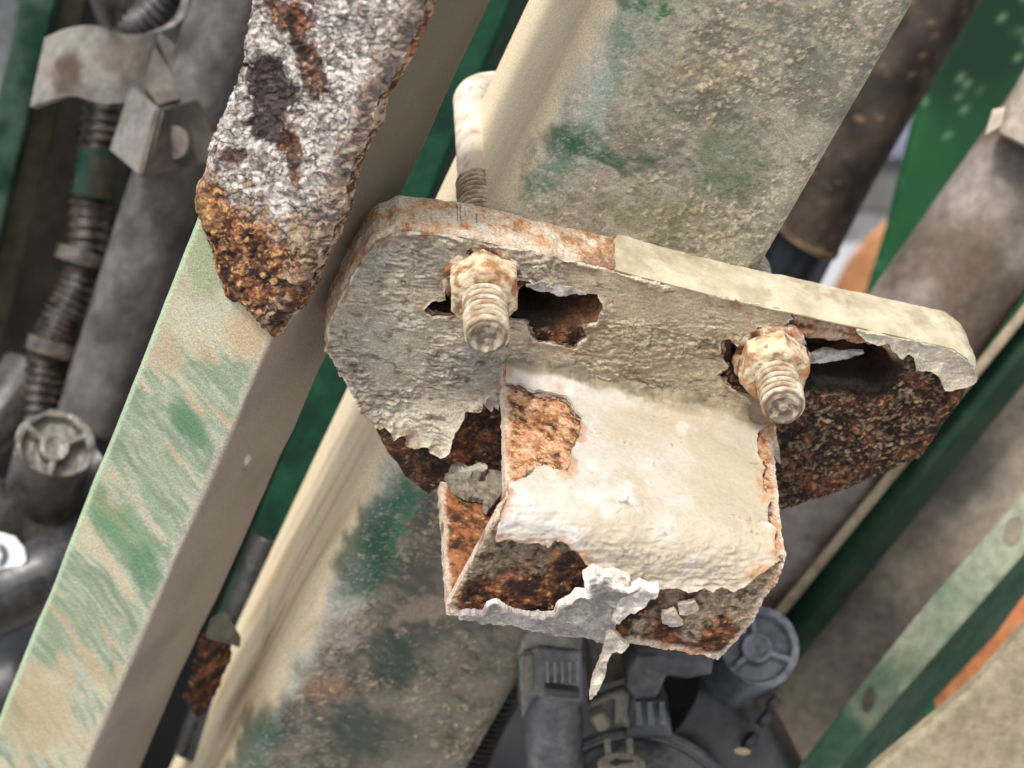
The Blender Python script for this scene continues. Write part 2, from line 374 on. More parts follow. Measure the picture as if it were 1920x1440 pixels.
    c = mixc(c, mixc(base, wisp, .5), .4*sstep(.1, .5, streak+fine*.6)*sstep(4, 8, a)*sstep(42, 22, a+fbm(P, 14, 3, 18)*14)*(1-.7*low))
    c = mixc(c, lin((214, 206, 190)), .45*sstep(.6, .9, hair)*sstep(30, 8, a)*sstep(3, 8, a))
    return c
def post_disp(P, px, f, N):
    q = P-rid; a = q@a_; s = q@v_; m = sstep(4, 14, a)*sstep(WID-1, WID-9, a)
    rough = sstep(-.1, .5, fbm(P, 26, 2, 21))
    h = (ridge(np.stack([a*.9+s*.3, q@n_, s*1.8-a*.5], 1), 2.4, 4, 22)*.16+fbm(P, 1.4, 3, 20)*.08+np.maximum(fbm(P, 1.3, 3, 23), .45)*.55*rough)*m
    h += fbm(P, 60, 2, 24)*.15
    h += clods(P)[0]*.38*m
    # pitted craters in the lower rust spots
    for (cx, cy, r) in ((600, 1290, 60), (640, 1190, 55), (1320, 150, 90)):
        k = sstep(1.1, .3, np.hypot(px[:, 0]-cx, px[:, 1]-cy)/r); h += k*np.abs(fbm(P, 1.8, 3, 25))*.9
    return h
def rr4(x0, x1, y0, y1, rs, step):
    pts = []
    for cx, cy, sx, sy, a0, r_ in ((x1, y1, -1, -1, 0, rs[0]), (x0, y1, 1, -1, 90, rs[1]), (x0, y0, 1, 1, 180, rs[2]), (x1, y0, -1, 1, 270, rs[3])):
        for k in range(13): a = R(a0+90*k/12); pts.append((cx+sx*r_+r_*math.cos(a), cy+sy*r_+r_*math.sin(a)))
    pts.append(pts[0]); p = np.array(pts); s = np.concatenate([[0], np.cumsum(np.linalg.norm(np.diff(p, axis=0), axis=1))])
    t = np.linspace(0, s[-1], int(s[-1]/step)); return np.stack([np.interp(t, s, p[:, 0]), np.interp(t, s, p[:, 1])], 1)
prof = rr4(0, WID, -DEP, 0, (7, 11.5, 4, 4), .5)
G = sweepG(rid-v_*115, rid+v_*400, prof, a_, n_, .52)
G = G[:, :]
patch('post_wall', G, M_paint, post_col, post, wu=True, disp=post_disp, orient='out')

# ================================================================== BRACKET
br = empty('mounting_bracket', pl(1200, 700), 'badly rusted steel clamp bracket with peeling grey paint, bolted across the green post', 'bracket')
OUT = [(748, 430), (860, 440), (1000, 471), (1150, 503), (1280, 537), (1480, 583), (1647, 620), (1780, 649), (1822, 676), (1831, 705), (1797, 770), (1730, 868),
       (1640, 905), (1560, 938), (1478, 962), (1400, 975), (1100, 975), (900, 930), (832, 915), (805, 938), (760, 905), (722, 850), (690, 785), (640, 707), (608, 650), (615, 600), (655, 515), (700, 450)]
def caps(x0, y0, x1, y1, rx, ry, n=8):
    p = []
    for k in range(n+1): a = R(-90+180*k/n); p.append((x1+rx*math.cos(a), y1+ry*math.sin(a)))
    for k in range(n+1): a = R(90+180*k/n); p.append((x0+rx*math.cos(a), y0+ry*math.sin(a)))
    return p
SL1 = caps(835, 553, 1098, 574, 30, 30); SL2 = caps(1410, 665, 1640, 692, 34, 36)
def plate_rust(P, px, f, N):
    lf = sstep(1000, 1400, px[:, 0])
    n = fbm(P, 2.2, 4, 31, .6); Pq = P+np.stack([fbm(P, 2.5, 3, 27), fbm(P, 2.5, 3, 28), fbm(P, 2.5, 3, 26)], 1)*2.4; f1, f2, cid, off = worley(Pq*np.array([.6, 1.0, 1.4]), 1.9, 2)
    c = rustmix(P, -.25, 30)
    chip = mixc(lin((104, 84, 64)), lin((176, 156, 124)), _val3[cid][:, 0])
    c = mixc(c, chip, sstep(.0, .5, _val[cid]+n*.5)*sstep(.02, .25, f2-f1)*(.25+.4*lf))
    c = mixc(c, lin((26, 18, 16)), .75*sstep(.16, .0, f2-f1)*(.4+.6*lf))
    tp = sstep(4.2, 2.2, f+fbm(P, 3, 3, 29)*1.0)*sstep(720, 640, px[:, 1]-np.maximum(px[:, 0]-1000, 0)*.25)
    return mixc(c, rim_rust_shade(P, px, f*0, N), tp)
def plate_rust_d(P, px, f, N):
    Pq = P+np.stack([fbm(P, 2.5, 3, 27), fbm(P, 2.5, 3, 28), fbm(P, 2.5, 3, 26)], 1)*2.4; f1, f2, cid, off = worley(Pq*np.array([.6, 1.0, 1.4]), 1.9, 2); lf = sstep(1000, 1400, px[:, 0])*.7+.3
    h = fbm(P, 5, 4, 33)*.7+lf*(_val[cid]*.5*sstep(0, .25, f2-f1)+(off@V(.4, .3, .6))*.7)+fbm(P, 1.2, 3, 34)*.3
    return h-1.2
def rim_rust_shade(P, px, f, N):
    n = fbm(P, 4, 4, 36); m = fbm(P, 1.5, 3, 37)
    c = mixc(lin((214, 192, 164)), lin((204, 160, 122)), sstep(.0, .7, n+m*.5))
    c = mixc(c, lin((160, 96, 64)), .7*sstep(.5, .95, m+n*.4)); c = mixc(c, lin((222, 208, 190)), sstep(.1, .6, -n))
    lo = sstep(620, 700, px[:, 1]); c = mixc(c, rustmix(P, -.1, 38), lo)
    p0 = proj(P-n_*((P-PO)@n_)[:, None]); inn = sdpoly(p0, OUT)/6.5; c = mixc(c, lin((34, 24, 20)), sstep(3.0, 5, inn)*sstep(22, 40, p0[:, 1]-(p0[:, 0]-748)*.235-430)); rz = sstep(1015, 1120, px[:, 0]+fbm(P, 5, 3, 39)*25)*sstep(700, 560, px[:, 1]); return mixc(c, mixc(rustmix(P, .4, 35), lin((204, 160, 126)), .35), rz*.8*sstep(-.5, .1, fbm(P, 4, 3, 24)+.2))  # slot walls painted near black as the shade inside the openings
slab('plate', OUT, PO, n_, .42, M_rust, plate_rust, br, holes=(SL1, SL2), jag=.35, js=2.5, U=u_, disp=plate_rust_d, thick=TH, rim=16, rimcol=rim_rust_shade, rimnoise=.55, edge_r=2.2, back=True)
# paint skins on the plate face
SKM = [(748, 433), (860, 443), (1000, 474), (1150, 506), (1280, 540), (1480, 583), (1486, 598), (1470, 608), (1450, 616), (1442, 608), (1420, 612), (1418, 640), (1398, 652), (1375, 640), (1368, 632), (1352, 642), (1352, 668),
       (1364, 688), (1345, 704), (1372, 730), (1396, 742), (1446, 800), (1440, 880), (1000, 800), (946, 770), (941, 735), (935, 756), (925, 757), (912, 750), (905, 746), (899, 742), (905, 762), (892, 764), (872, 768), (868, 782), (852, 796), (846, 808),
       (842, 830), (826, 838), (805, 830), (802, 822), (776, 824), (761, 820), (762, 803), (741, 807), (733, 791), (712, 793), (700, 780), (674, 760), (640, 705), (609, 650), (617, 602), (657, 518), (702, 453)]
H1 = [(795, 575), (812, 562), (835, 560), (835, 520), (860, 500), (985, 520), (1090, 548), (1118, 552), (1132, 576), (1122, 604), (1098, 608), (1100, 630), (1078, 656), (1040, 645), (1000, 640), (985, 600), (900, 595), (835, 592), (808, 590)]
def skin_wr(P, seed=0):
    q = np.stack([P@u_*.72, P@n_*1.0, P@w_*2.3], 1)+fbm(P, 6, 3, 50+seed)[:, None]*2.4
    return q
def skin_col(P, px, f, N):
    q = skin_wr(P); n = fbm(P, 14, 4, 41); r = ridge(q, 3.0, 3, 42); e = fbm(q, 1.3, 3, 43, .65)
    c = mixc(lin((146, 136, 120)), lin((184, 170, 146)), sstep(-.5, .6, n+.3*e))
    c = mixc(c, lin((108, 98, 90)), .7*sstep(.0, .6, -e+fbm(P, 20, 2, 44)*.5))
    c = mixc(c, lin((222, 212, 192)), .6*sstep(.35, .9, e))
    c = mixc(c, lin((206, 196, 172)), .8*sstep(30, 0, np.hypot((px[:, 0]-790)/2.2, px[:, 1]-800)-35))
    c = blobs(c, P, px, [(700, 470, 90, 60, -60, (132, 128, 122), .5), (850, 480, 90, 30, 10, (120, 112, 102), .5), (760, 640, 110, 70, 0, (176, 168, 152), .4),
                         (1180, 650, 130, 30, 12, (140, 124, 100), .5), (900, 690, 60, 60, 0, (134, 130, 128), .5), (1330, 600, 90, 40, 14, (178, 168, 146), .4), (1000, 520, 80, 24, 8, (112, 110, 110), .5)], 20, 6)
    c = mixc(c, lin((184, 164, 130)), .45*sstep(950, 1150, px[:, 0]+fbm(P, 12, 2, 40)*80))
    c = mixc(c, lin((84, 66, 52)), .75*sstep(.62, .8, ridge(q, 7, 3, 39))*sstep(.0, .4, fbm(P, 9, 3, 38)))
    c = mixc(c, lin((126, 88, 60)), .6*sstep(3, .5, f+fbm(P, 3, 3, 37)*2.0)*sstep(0, .3, fbm(P, 6, 2, 36)))
    return mixc(c, lin((214, 202, 182)), .8*sstep(.8, .1, f)*sstep(-.2, .3, fbm(P, 4, 2, 45)))
def skin_disp(P, px, f, N):
    q = skin_wr(P); n = .12+.88*sstep(-.3, .35, fbm(P, 15, 3, 46)-sstep(1000, 1250, px[:, 0])*.12)
    h = ridge(q, 2.8, 4, 42)*.85*n+fbm(q, 1.3, 3, 43)*.42*n+fbm(P, 12, 2, 47)*.5
    tip = sstep(735, 835, px[:, 1])*sstep(1000, 900, px[:, 0])
    return h+.35+np.exp(-np.maximum(f, 0)/1.6)*(.5+1.0*fbm(P, 5, 2, 48)+1.8*tip)*sstep(1480, 1300, px[:, 0]*0+px[:, 0])+tip*2.2
slab('paint_skin', SKM, PO, n_, .34, M_skin, skin_col, br, 'wrinkled grey paint skin over the plate face', holes=(H1,), jag=.55, js=1.8, seed=3, U=u_, disp=skin_disp, thick=.55, rim=1, back=True)
prim = lambda P, px, f, N: mixc(mixc(lin((134, 112, 90)), lin((96, 66, 46)), sstep(-.3, .4, fbm(P, 2, 4, 52))), lin((170, 156, 136)), .7*sstep(.2, .6, fbm(P, 1.2, 3, 53)))
slab('primer_layer', SKM, PO, n_, .42, M_skin, prim, br, 'brown primer layer peeking out under the grey skin', holes=(H1,), jag=1.3, js=2.4, seed=8, U=u_, grow=.55, within=(OUT, (SL1, SL2)), disp=lambda P, px, f, N: fbm(P, 3, 3, 54)*.25-.25, thick=.5, rim=1)
SKR = [(1600, 612), (1647, 622), (1780, 651), (1822, 678), (1830, 705), (1824, 716), (1800, 722), (1770, 727), (1757, 696), (1735, 690), (1716, 690), (1712, 664), (1702, 660), (1690, 668), (1672, 655), (1664, 640), (1620, 634)]
def skin_disp2(P, px, f, N): return ridge(skin_wr(P), 2.6, 3, 42)*.3+.9+np.exp(-np.maximum(f, 0)/1.6)*(.5+.7*fbm(P, 5, 2, 58))
slab('paint_skin', SKR, PO, n_, .42, M_skin, noisy((196, 184, 160), (168, 158, 140), 5, 7), br, 'torn paint remnant at the right corner of the plate', jag=.4, js=1.8, seed=5, U=u_, disp=skin_disp2, thick=.5, rim=1, back=True)
# smooth cream paint still on the right half of the top edge
def topstrip():
    fr = [(1150, 500), (1215, 517), (1280, 535), (1380, 560), (1480, 581), (1647, 618), (1740, 638), (1790, 650), (1815, 668), (1829, 690)]
    A = np.array([pl(x, y, .2) for x, y in fr]); t = np.linspace(0, 1, 190)
    s = np.concatenate([[0], np.cumsum(np.linalg.norm(np.diff(A, axis=0), axis=1))]); s /= s[-1]
    Af = np.stack([np.interp(t, s, A[:, k]) for k in range(3)], 1)
    outw = nrm(np.cross(np.gradient(Af, axis=0), n_)); outw = np.where((outw@w_ < 0)[:, None], -outw, outw)
    m = 32; rows = []
    for k in range(m):
        q = k/(m-1)*math.pi*.5 if k < 9 else None
        d = -(k/(m-1))*(TH+.3); lift = .35+1.5*(1-math.exp(-max(k-0, 0)/2.5))-0.9
        rows.append(Af+n_*(d+(.5 if k == 0 else 0))+outw*lift)
    G = np.array(rows); px = proj(G.reshape(-1, 3)); f = (px[:, 0]-1153+fbm(G.reshape(-1, 3), 3, 3, 60)*5)/6.5
    return G, f.reshape(G.shape[:2])
Gt, ft = topstrip()
def ts_col(P, px, f, N):
    n = fbm(P, 7, 4, 61); c = mixc(lin((194, 182, 154)), lin((174, 160, 132)), sstep(-.4, .6, n))
    c = mixc(c, lin((210, 200, 174)), .6*sstep(.0, .8, fbm(P, 5, 5, 62, .65))); c = mixc(c, lin((150, 128, 96)), .5*sstep(.4, .8, ridge(P, 9, 4, 59))*sstep(0, .5, fbm(P, 12, 2, 58))); return c
patch('paint_skin', Gt, M_smooth, ts_col, br, 'smooth cream paint on the top edge', f=ft, disp=lambda P, px, f, N: fbm(P, 6, 3, 63)*.25+.15*ridge(P, 3, 2, 64), thick=.6, rim=1, orient='cam')
# ---- bent channel welded on the plate: top wall bends down into the front wall
LB = 62.0; BR = 9.0
P0L = pl(945, 690); P0R = pl(1440, 792)
vproj = v_
def prof_pts(P0, blen):
    pts = []; cw = 8.0
    for k in range(9): a = k/8*math.pi/2; pts.append(P0+w_*(cw*(1-math.sin(a)))+n_*(cw*1.3*(1-math.cos(a))-1.3*(1-k/8)))
    for d in np.linspace(cw*1.3+2, LB-BR, 26): pts.append(P0+n_*d)
    b0 = P0+n_*(LB-BR); c0 = b0+v_*BR
    for k in range(1, 10): a = k/9*math.pi/2; pts.append(c0-v_*BR*math.cos(a)+n_*BR*math.sin(a))
    for d in np.linspace(BR+1.5, blen, 22): pts.append(P0+n_*LB+v_*d)
    p = np.array(pts); s = np.concatenate([[0], np.cumsum(np.linalg.norm(np.diff(p, axis=0), axis=1))])
    t = np.arange(0, s[-1], .36); return np.stack([np.interp(t, s, p[:, k]) for k in range(3)], 1)
cL = prof_pts(P0L-u_*3, 60); cR = prof_pts(P0R+u_*6, 60)
nn = min(len(cL), len(cR)); cL, cR = cL[:nn], cR[:nn]
tt = np.linspace(0, 1, 270)[None, :, None]
GB = cL[:, None]*(1-tt)+cR[:, None]*tt
BOX = [(941, 600), (1400, 690), (1452, 792), (1456, 880), (1466, 980), (1475, 1040), (1466, 1078), (1430, 1132), (1404, 1182), (1350, 1238), (1250, 1220), (1170, 1206), (1000, 1182), (850, 1155), (836, 1140), (880, 1052), (922, 985), (950, 925), (947, 800)]
def chan_rust(P, px, f, N):
    top = sstep(1010, 950, px[:, 1]+(px[:, 0]-950)*-.12)
    c = rustmix(P, .62, 70, tan=.25); c = mixc(c, mixc(lin((206, 150, 112)), lin((228, 190, 156)), sstep(-.2, .5, fbm(P, 1.4, 3, 63))), .7*sstep(-.35, .4, fbm(P, 2.6, 4, 68))); cb = rustmix(P, -.1, 71, tan=-.1)
    Pw = P+np.stack([fbm(P, 4, 3, 65), fbm(P, 4, 3, 66), fbm(P, 4, 3, 67)], 1)*2.2
    f1, f2, cid, off = worley(Pw*np.array([.55, 1, 1.5]), 3.0, 5); rg = ridge(Pw*np.array([1, 1, 2.4]), 3.2, 4, 76)
    pale = mixc(lin((142, 120, 94)), lin((186, 168, 142)), sstep(-.4, .5, fbm(Pw*np.array([1, 1, 2]), 1.6, 4, 69)))
    left = sstep(1160, 1100, px[:, 0]); bd = px[:, 1]-(1098+(px[:, 0]-900)*-.33)
    k = left*sstep(12, -22, bd+fbm(P, 5, 3, 72)*26)+(1-left)*sstep(-.35, .3, fbm(P, 9, 3, 72)+(px[:, 0]-1270)/260.-sstep(1180, 1222, px[:, 1])*.9+sstep(1150, 1100, px[:, 1])*.3)
    cb = mixc(cb, mixc(pale, lin((120, 106, 86)), left*.7), k*.9); cb = mixc(cb, lin((56, 36, 26)), .8*sstep(.55, .2, rg)*sstep(.1, -.3, fbm(P, 2, 3, 64)))
    c = mixc(cb, c, top)
    edge = sstep(2.6, .6, f+fbm(P, 2, 3, 73)*.8); return mixc(c, mixc(lin((214, 194, 172)), lin((190, 146, 108)), sstep(0, .6, fbm(P, 3.5, 3, 74))), edge*.9)
def chan_disp(P, px, f, N):
    low = sstep(980, 1060, px[:, 1]); Pw = P+np.stack([fbm(P, 4, 3, 65), fbm(P, 4, 3, 66), fbm(P, 4, 3, 67)], 1)*2.2
    f1, f2, cid, off = worley(Pw*np.array([.55, 1, 1.5]), 3.0, 5)
    return fbm(P, 5, 4, 75)*.5-1.0+low*(_val[cid]*.35*sstep(0, .3, f2-f1)+ridge(Pw*np.array([1, 1, 2.4]), 3.2, 4, 76)*.8)
def chan_edge(P, px, f, N): return mixc(lin((206, 188, 168)), rustmix(P, .3, 77), sstep(0, .8, fbm(P, 4.5, 3, 78))*.7)
fB = sdf_f(GB, BOX, (), .35, 2.0, 9)
patch('channel_wall', GB, M_rust, chan_rust, br, 'channel bent down at the front', f=fB, disp=chan_disp, thick=3.6, rim=4, rimcol=chan_edge, rimnoise=.35, back=True)
# light paint skin on the channel
SKA = [(938, 600), (1400, 680), (1446, 780), (1438, 800), (1418, 815), (1420, 850), (1432, 880), (1428, 905), (1442, 945), (1436, 985), (1452, 1000), (1446, 1030), (1464, 1050), (1440, 1062), (1405, 1082), (1375, 1100), (1350, 1092), (1335, 1104), (1320, 1096), (1290, 1102), (1268, 1092), (1240, 1094), (1215, 1100), (1185, 1092), (1165, 1072), (1140, 1068),
       (1120, 1058), (1098, 1052), (1084, 1034), (1070, 1026), (1058, 1014), (1040, 1016), (1028, 1024), (1008, 1012), (985, 1018), (960, 1008), (930, 1006), (936, 985), (950, 935), (952, 905), (962, 906), (985, 898), (1000, 884), (1020, 874), (1036, 884), (1066, 888),
       (1072, 845), (1086, 822), (1090, 786), (1076, 768), (1064, 748), (1040, 738), (1012, 735), (1000, 738), (975, 722), (948, 718), (943, 690)]
def skA_col(P, px, f, N):
    n = fbm(P, 16, 4, 81); c = mixc(lin((192, 184, 169)), lin((180, 167, 143)), sstep(-.4, .6, n+(px[:, 0]-1150)/500))
    c = mixc(c, lin((204, 198, 190)), .8*sstep(.1, .7, fbm(P, 9, 3, 82)+(960-px[:, 0])/500.+.35*sstep(900, 960, px[:, 1])))
    c = mixc(c, lin((190, 192, 196)), .35*sstep(.25, .6, fbm(P, 1.4, 3, 83))*sstep(110, 40, np.hypot(px[:, 0]-1200, (px[:, 1]-900)*.8)))
    fl = sstep(44, 26, np.abs(px[:, 1]-(706+(px[:, 0]-1180)*.23))+fbm(P, 6, 3, 72)*12)
    c = mixc(c, mixc(lin((106, 97, 78)), lin((142, 129, 102)), sstep(-.3, .5, fbm(P, 4, 3, 84))), fl*.9)
    c = mixc(c, lin((150, 134, 110)), .6*sstep(-.1, .6, fbm(P, 6, 3, 85)+.3)*sstep(9, 1, 6*fbm(P, 9, 2, 79)+ np.abs(px[:, 1]-(762+(px[:, 0]-1250)*.21)))*sstep(1080, 1200, px[:, 0]))
    c = mixc(c, lin((200, 186, 166)), .5*sstep(.1, .6, ridge(P*np.array([1, 1, 2]), 3, 3, 86))*sstep(960, 1060, px[:, 1]-(px[:, 0]-1200)*.08))
    c = mixc(c, lin((150, 134, 112)), .7*sstep(1320, 1430, px[:, 0])*sstep(870, 760, px[:, 1]))
    cr = ridge(P*np.array([1, 1, 1.4]), 6, 4, 78); c = mixc(c, lin((128, 92, 64)), .7*sstep(.72, .86, cr)*sstep(.1, .5, fbm(P, 9, 3, 77)+sstep(1000, 1060, px[:, 1])*.35+sstep(1370, 1440, px[:, 0])*.4))
    c = mixc(c, lin((176, 128, 84)), .65*sstep(2.6, .3, f+fbm(P, 3, 3, 75)*1.6)*sstep(-.1, .3, fbm(P, 7, 2, 74)))
    return c
def skA_disp(P, px, f, N):
    lo = sstep(930, 1060, px[:, 1]); left = sstep(1130, 980, px[:, 0])
    h = .45+fbm(P, 10, 2, 87)*.35+ridge(P*np.array([1, 1, 2.2]), 3.6, 4, 88)*(.08+.55*lo)+fbm(P, 1.5, 3, 89)*(.04+.22*lo)
    h += left*sstep(860, 930, px[:, 1])*np.maximum(ridge(P*np.array([1, 1, 2.5]), 9, 3, 90), 0)*.9
    tip = sstep(1040, 1095, px[:, 1])*sstep(1060, 1150, px[:, 0])
    yc = px[:, 1]-(748+(px[:, 0]-1180)*.235)+fbm(P, 12, 3, 80)*9; h += .9*np.exp(-(yc/9)**2)*sstep(980, 1080, px[:, 0])+(ridge(P*np.array([1, 1, 1.8]), 3, 4, 79)*.6+fbm(P, 1.5, 3, 73)*.25)*sstep(46, 15, np.abs(yc+32))
    return h+np.exp(-np.maximum(f, 0)/1.3)*(.2+.5*fbm(P, 4, 2, 91)+.8*tip)
fA = sdf_f(GB, SKA, (), .45, 1.8, 12); fA = np.minimum(fA, fB-.6)
patch('paint_skin', GB, M_smooth, skA_col, br, 'cream paint over the channel and its weld', f=fA, disp=skA_disp, thick=.45, rim=1, back=True)
fP = np.minimum(sdf_f(GB, SKA, (), 1.4, 2.4, 18)+.5, fB-.6)
patch('primer_layer', GB, M_skin, prim, br, 'brown primer layer peeking out under the cream paint', f=fP, disp=lambda P, px, f, N: fbm(P, 3, 3, 54)*.25-.3, thick=.4, rim=1)
# lower curled paint skin on the front wall
BO = P0L+n_*LB
SKB = [(858, 1146), (880, 1136), (905, 1142), (912, 1124), (930, 1120), (950, 1132), (972, 1140), (1000, 1142), (1036, 1142), (1048, 1122), (1066, 1106), (1078, 1092), (1100, 1092), (1098, 1078), (1092, 1064), (1112, 1052), (1124, 1062), (1140, 1060), (1152, 1074), (1176, 1084), (1200, 1078), (1232, 1082), (1222, 1096), (1204, 1112), (1184, 1128), (1168, 1150), (1156, 1160), (1148, 1178), (1162, 1196), (1140, 1200), (1080, 1192), (1000, 1180), (900, 1160), (866, 1152)]
def skB_col(P, px, f, N):
    e = fbm(P*np.array([1, 1, 1.8]), 1.6, 4, 95, .65); c = mixc(lin((146, 138, 134)), lin((182, 172, 162)), sstep(-.5, .5, fbm(P, 8, 3, 96)))
    c = mixc(c, lin((112, 104, 100)), .6*sstep(0, .6, -e)); c = mixc(c, lin((214, 204, 192)), .5*sstep(.3, .8, e))
    return mixc(c, lin((236, 228, 216)), .9*sstep(1.6, .3, f)*sstep(1150, 1120, px[:, 1]))
def skB_disp(P, px, f, N):
    up = sstep(1190, 1080, px[:, 1]); return ridge(P*np.array([1, 1, 1.3]), 6, 4, 97)*1.5+fbm(P, 1.6, 3, 94)*.4+.3+up*(2.2+2.5*fbm(P, 8, 2, 98))+np.exp(-np.maximum(f, 0)/3.5)*up*2.4
slab('paint_skin', SKB, BO, n_, .34, M_skin, skB_col, br, 'curled grey paint hanging off the front wall', jag=.5, js=1.6, seed=15, U=u_, disp=skB_disp, thick=.5, rim=1, back=True)
# bottom wall of the channel, seen through the open left end
CO = onpl(846, 1152, BO, n_)
SKC = [(842, 1136), (1346, 1214), (1346, 1010), (1100, 950), (826, 905)]
slab('channel_wall', SKC, CO+w_*.5, w_, .5, M_rust, lambda P, px, f, N: mixc(rustmix(P, .45, 100, tan=-.2), lin((218, 196, 172)), sstep(1.6, .3, f+fbm(P, 2, 2, 101)*.6)*.85), br, 'orange rusted bottom wall inside the open end', jag=.3, seed=4, U=u_, disp=lambda P, px, f, N: fbm(P, 4, 4, 102)*.5, thick=3.4, rim=3, rimcol=chan_edge, back=True)
slab('slot_shade_sheet', caps(1400, 676, 1660, 700, 60, 60), PO-n_*(TH+1.5), n_, 1.0, M_rust, lambda P, px, f, N: mixc(lin((44, 32, 26)), lin((92, 70, 52)), sstep(-.3, .6, fbm(P, 4, 4, 61))), br, 'dark sheet added behind the right slot to stand for its shade', jag=.3, thick=3, rim=1, U=u_, back=True)  # added backing, dark colour stands for the shade in the slot
def flake(pts, off, curl, seed, mat=M_skin, O=PO, N=n_, label=None, parent=br, c1=(196, 186, 168), c2=(168, 158, 144), thick=.45, name='paint_flake'):
    cen = np.mean(pts, 0)
    def d(P, px, f, Nn): return off+curl*((px[:, 1]-cen[1])/60.)**2+fbm(P, 4, 3, seed)*.8+np.exp(-np.maximum(f, 0)/1.5)*abs(curl)*.5*fbm(P, 5, 2, seed+2)
    return slab(name, pts, O, N, .35, mat, noisy(c1, c2, 2.5, seed), parent, label, jag=.35, js=1.5, seed=seed, U=u_, disp=d, thick=thick, rim=1, back=True)
flake([(832, 900), (845, 893), (880, 905), (905, 893), (952, 878), (948, 965), (935, 940), (925, 950), (910, 972), (902, 962), (905, 945), (870, 940), (845, 925)], 2.0, 2.0, 111, O=CO+w_*.5, N=w_, label='torn grey flap inside the open end', c1=(150, 140, 122), c2=(116, 106, 92))
flake([(838, 896), (850, 886), (880, 895), (900, 886), (906, 898), (893, 910), (868, 906)], 5.0, 2.0, 112, O=CO+w_*.5, N=w_)
flake([(930, 732), (938, 742), (934, 758), (926, 752), (920, 760), (908, 748), (912, 738)], 2.5, 2.0, 113)
flake([(1134, 1180), (1150, 1174), (1178, 1202), (1162, 1212), (1146, 1214), (1136, 1236), (1134, 1258), (1120, 1284), (1104, 1306), (1106, 1284), (1112, 1262), (1122, 1236), (1130, 1210)], 1.5, 1.2, 114, O=BO, label='long paint strip dangling below the channel', c1=(216, 204, 182))
flake([(1090, 1064), (1110, 1050), (1128, 1058), (1134, 1078), (1112, 1092), (1098, 1086)], 4.5, 1.5, 115, O=BO, c1=(236, 226, 210), c2=(210, 198, 182))
flake([(1128, 1062), (1150, 1058), (1180, 1072), (1172, 1090), (1150, 1086), (1136, 1082)], 3.6, 1.5, 116, O=BO, c1=(232, 222, 204), c2=(200, 188, 170))
flake([(1160, 1105), (1200, 1082), (1228, 1084), (1206, 1110), (1180, 1128), (1158, 1150), (1146, 1142)], 4.2, 2.5, 117, O=BO, c1=(226, 216, 202), c2=(176, 166, 156))
flake([(1270, 1128), (1300, 1120), (1312, 1136), (1290, 1150), (1272, 1144)], 1.6, 1.0, 118, O=BO, c1=(206, 190, 164))
flake([(1238, 1140), (1262, 1136), (1284, 1160), (1262, 1172), (1240, 1160)], 1.4, 1.0, 119, O=BO, c1=(206, 190, 164))
flake([(1520, 672), (1560, 664), (1622, 668), (1600, 676), (1540, 688), (1520, 688)], -3.0, 2.0, 120, c1=(176, 172, 166), c2=(120, 116, 112), label='thin grey sheet inside the right slot')
flake([(986, 528), (1020, 522), (1070, 534), (1100, 548), (1060, 550), (1010, 540)], 1.6, 2.0, 121, c1=(180, 172, 160), c2=(140, 134, 126))
flake([(1440, 800), (1452, 792), (1458, 830), (1462, 862), (1452, 850), (1446, 828)], 2.0, 1.0, 122, c1=(220, 206, 180))
# ================================================================== U-BOLT AND NUTS
ub = empty('u_bolt', pl(907, 525), 'cream dusted steel U-bolt hooked around the green post, threaded at both legs', 'U-bolt')
LA, RA = pl(906, 522), pl(1446, 668); RB = 5.6; BK = -(TH+DEP+RB+16)
def thread_r(M, nseg, ph, pitch, s):
    th = np.linspace(0, 2*math.pi, nseg+1)[None]; p = (s[:, None]/pitch+th/(2*math.pi)) % 1.0; return np.abs(p-.5)*2
def bolt_col(P, px, f, N):
    n = fbm(P, 5, 4, 131); c = mixc(lin((224, 212, 190)), lin((200, 180, 158)), sstep(-.3, .6, n)); return mixc(c, lin((140, 110, 92)), sstep(.4, .9, fbm(P, 2, 3, 132))*.6)
def thr_col(P, px, f, N):
    n = fbm(P, 3, 4, 133); c = mixc(lin((196, 180, 154)), lin((158, 132, 104)), sstep(-.2, .7, n)); return mixc(c, lin((226, 212, 190)), sstep(.2, .8, -n))
pa = []; rb = 14.0
for d in np.linspace(-TH-26, BK+rb, 30): pa.append(LA+n_*d)
for k in range(1, 14): a = k/13*math.pi/2; pa.append(LA+n_*(BK+rb-rb*math.sin(a))+u_*(rb-rb*math.cos(a)))
Wd = np.dot(RA-LA, u_)
for d in np.linspace(rb+3, Wd-rb-3, 30): pa.append(LA+n_*BK+u_*d)
for k in range(0, 14): a = k/13*math.pi/2; pa.append(LA+n_*(BK+rb-rb*math.cos(a))+u_*(Wd-rb+rb*math.sin(a)))
sh = RA-(LA+u_*Wd)
pa = np.array(pa); pa[-14:] += sh
pa = list(pa)
for d in np.linspace(BK+rb+3, -TH-26, 30): pa.append(RA+n_*d)
patch('rod', tubeG(np.array(pa), RB, 40), M_smooth, bolt_col, ub, wu=True, orient='none', disp=lambda P, px, f, N: fbm(P, 4, 3, 134)*.12)
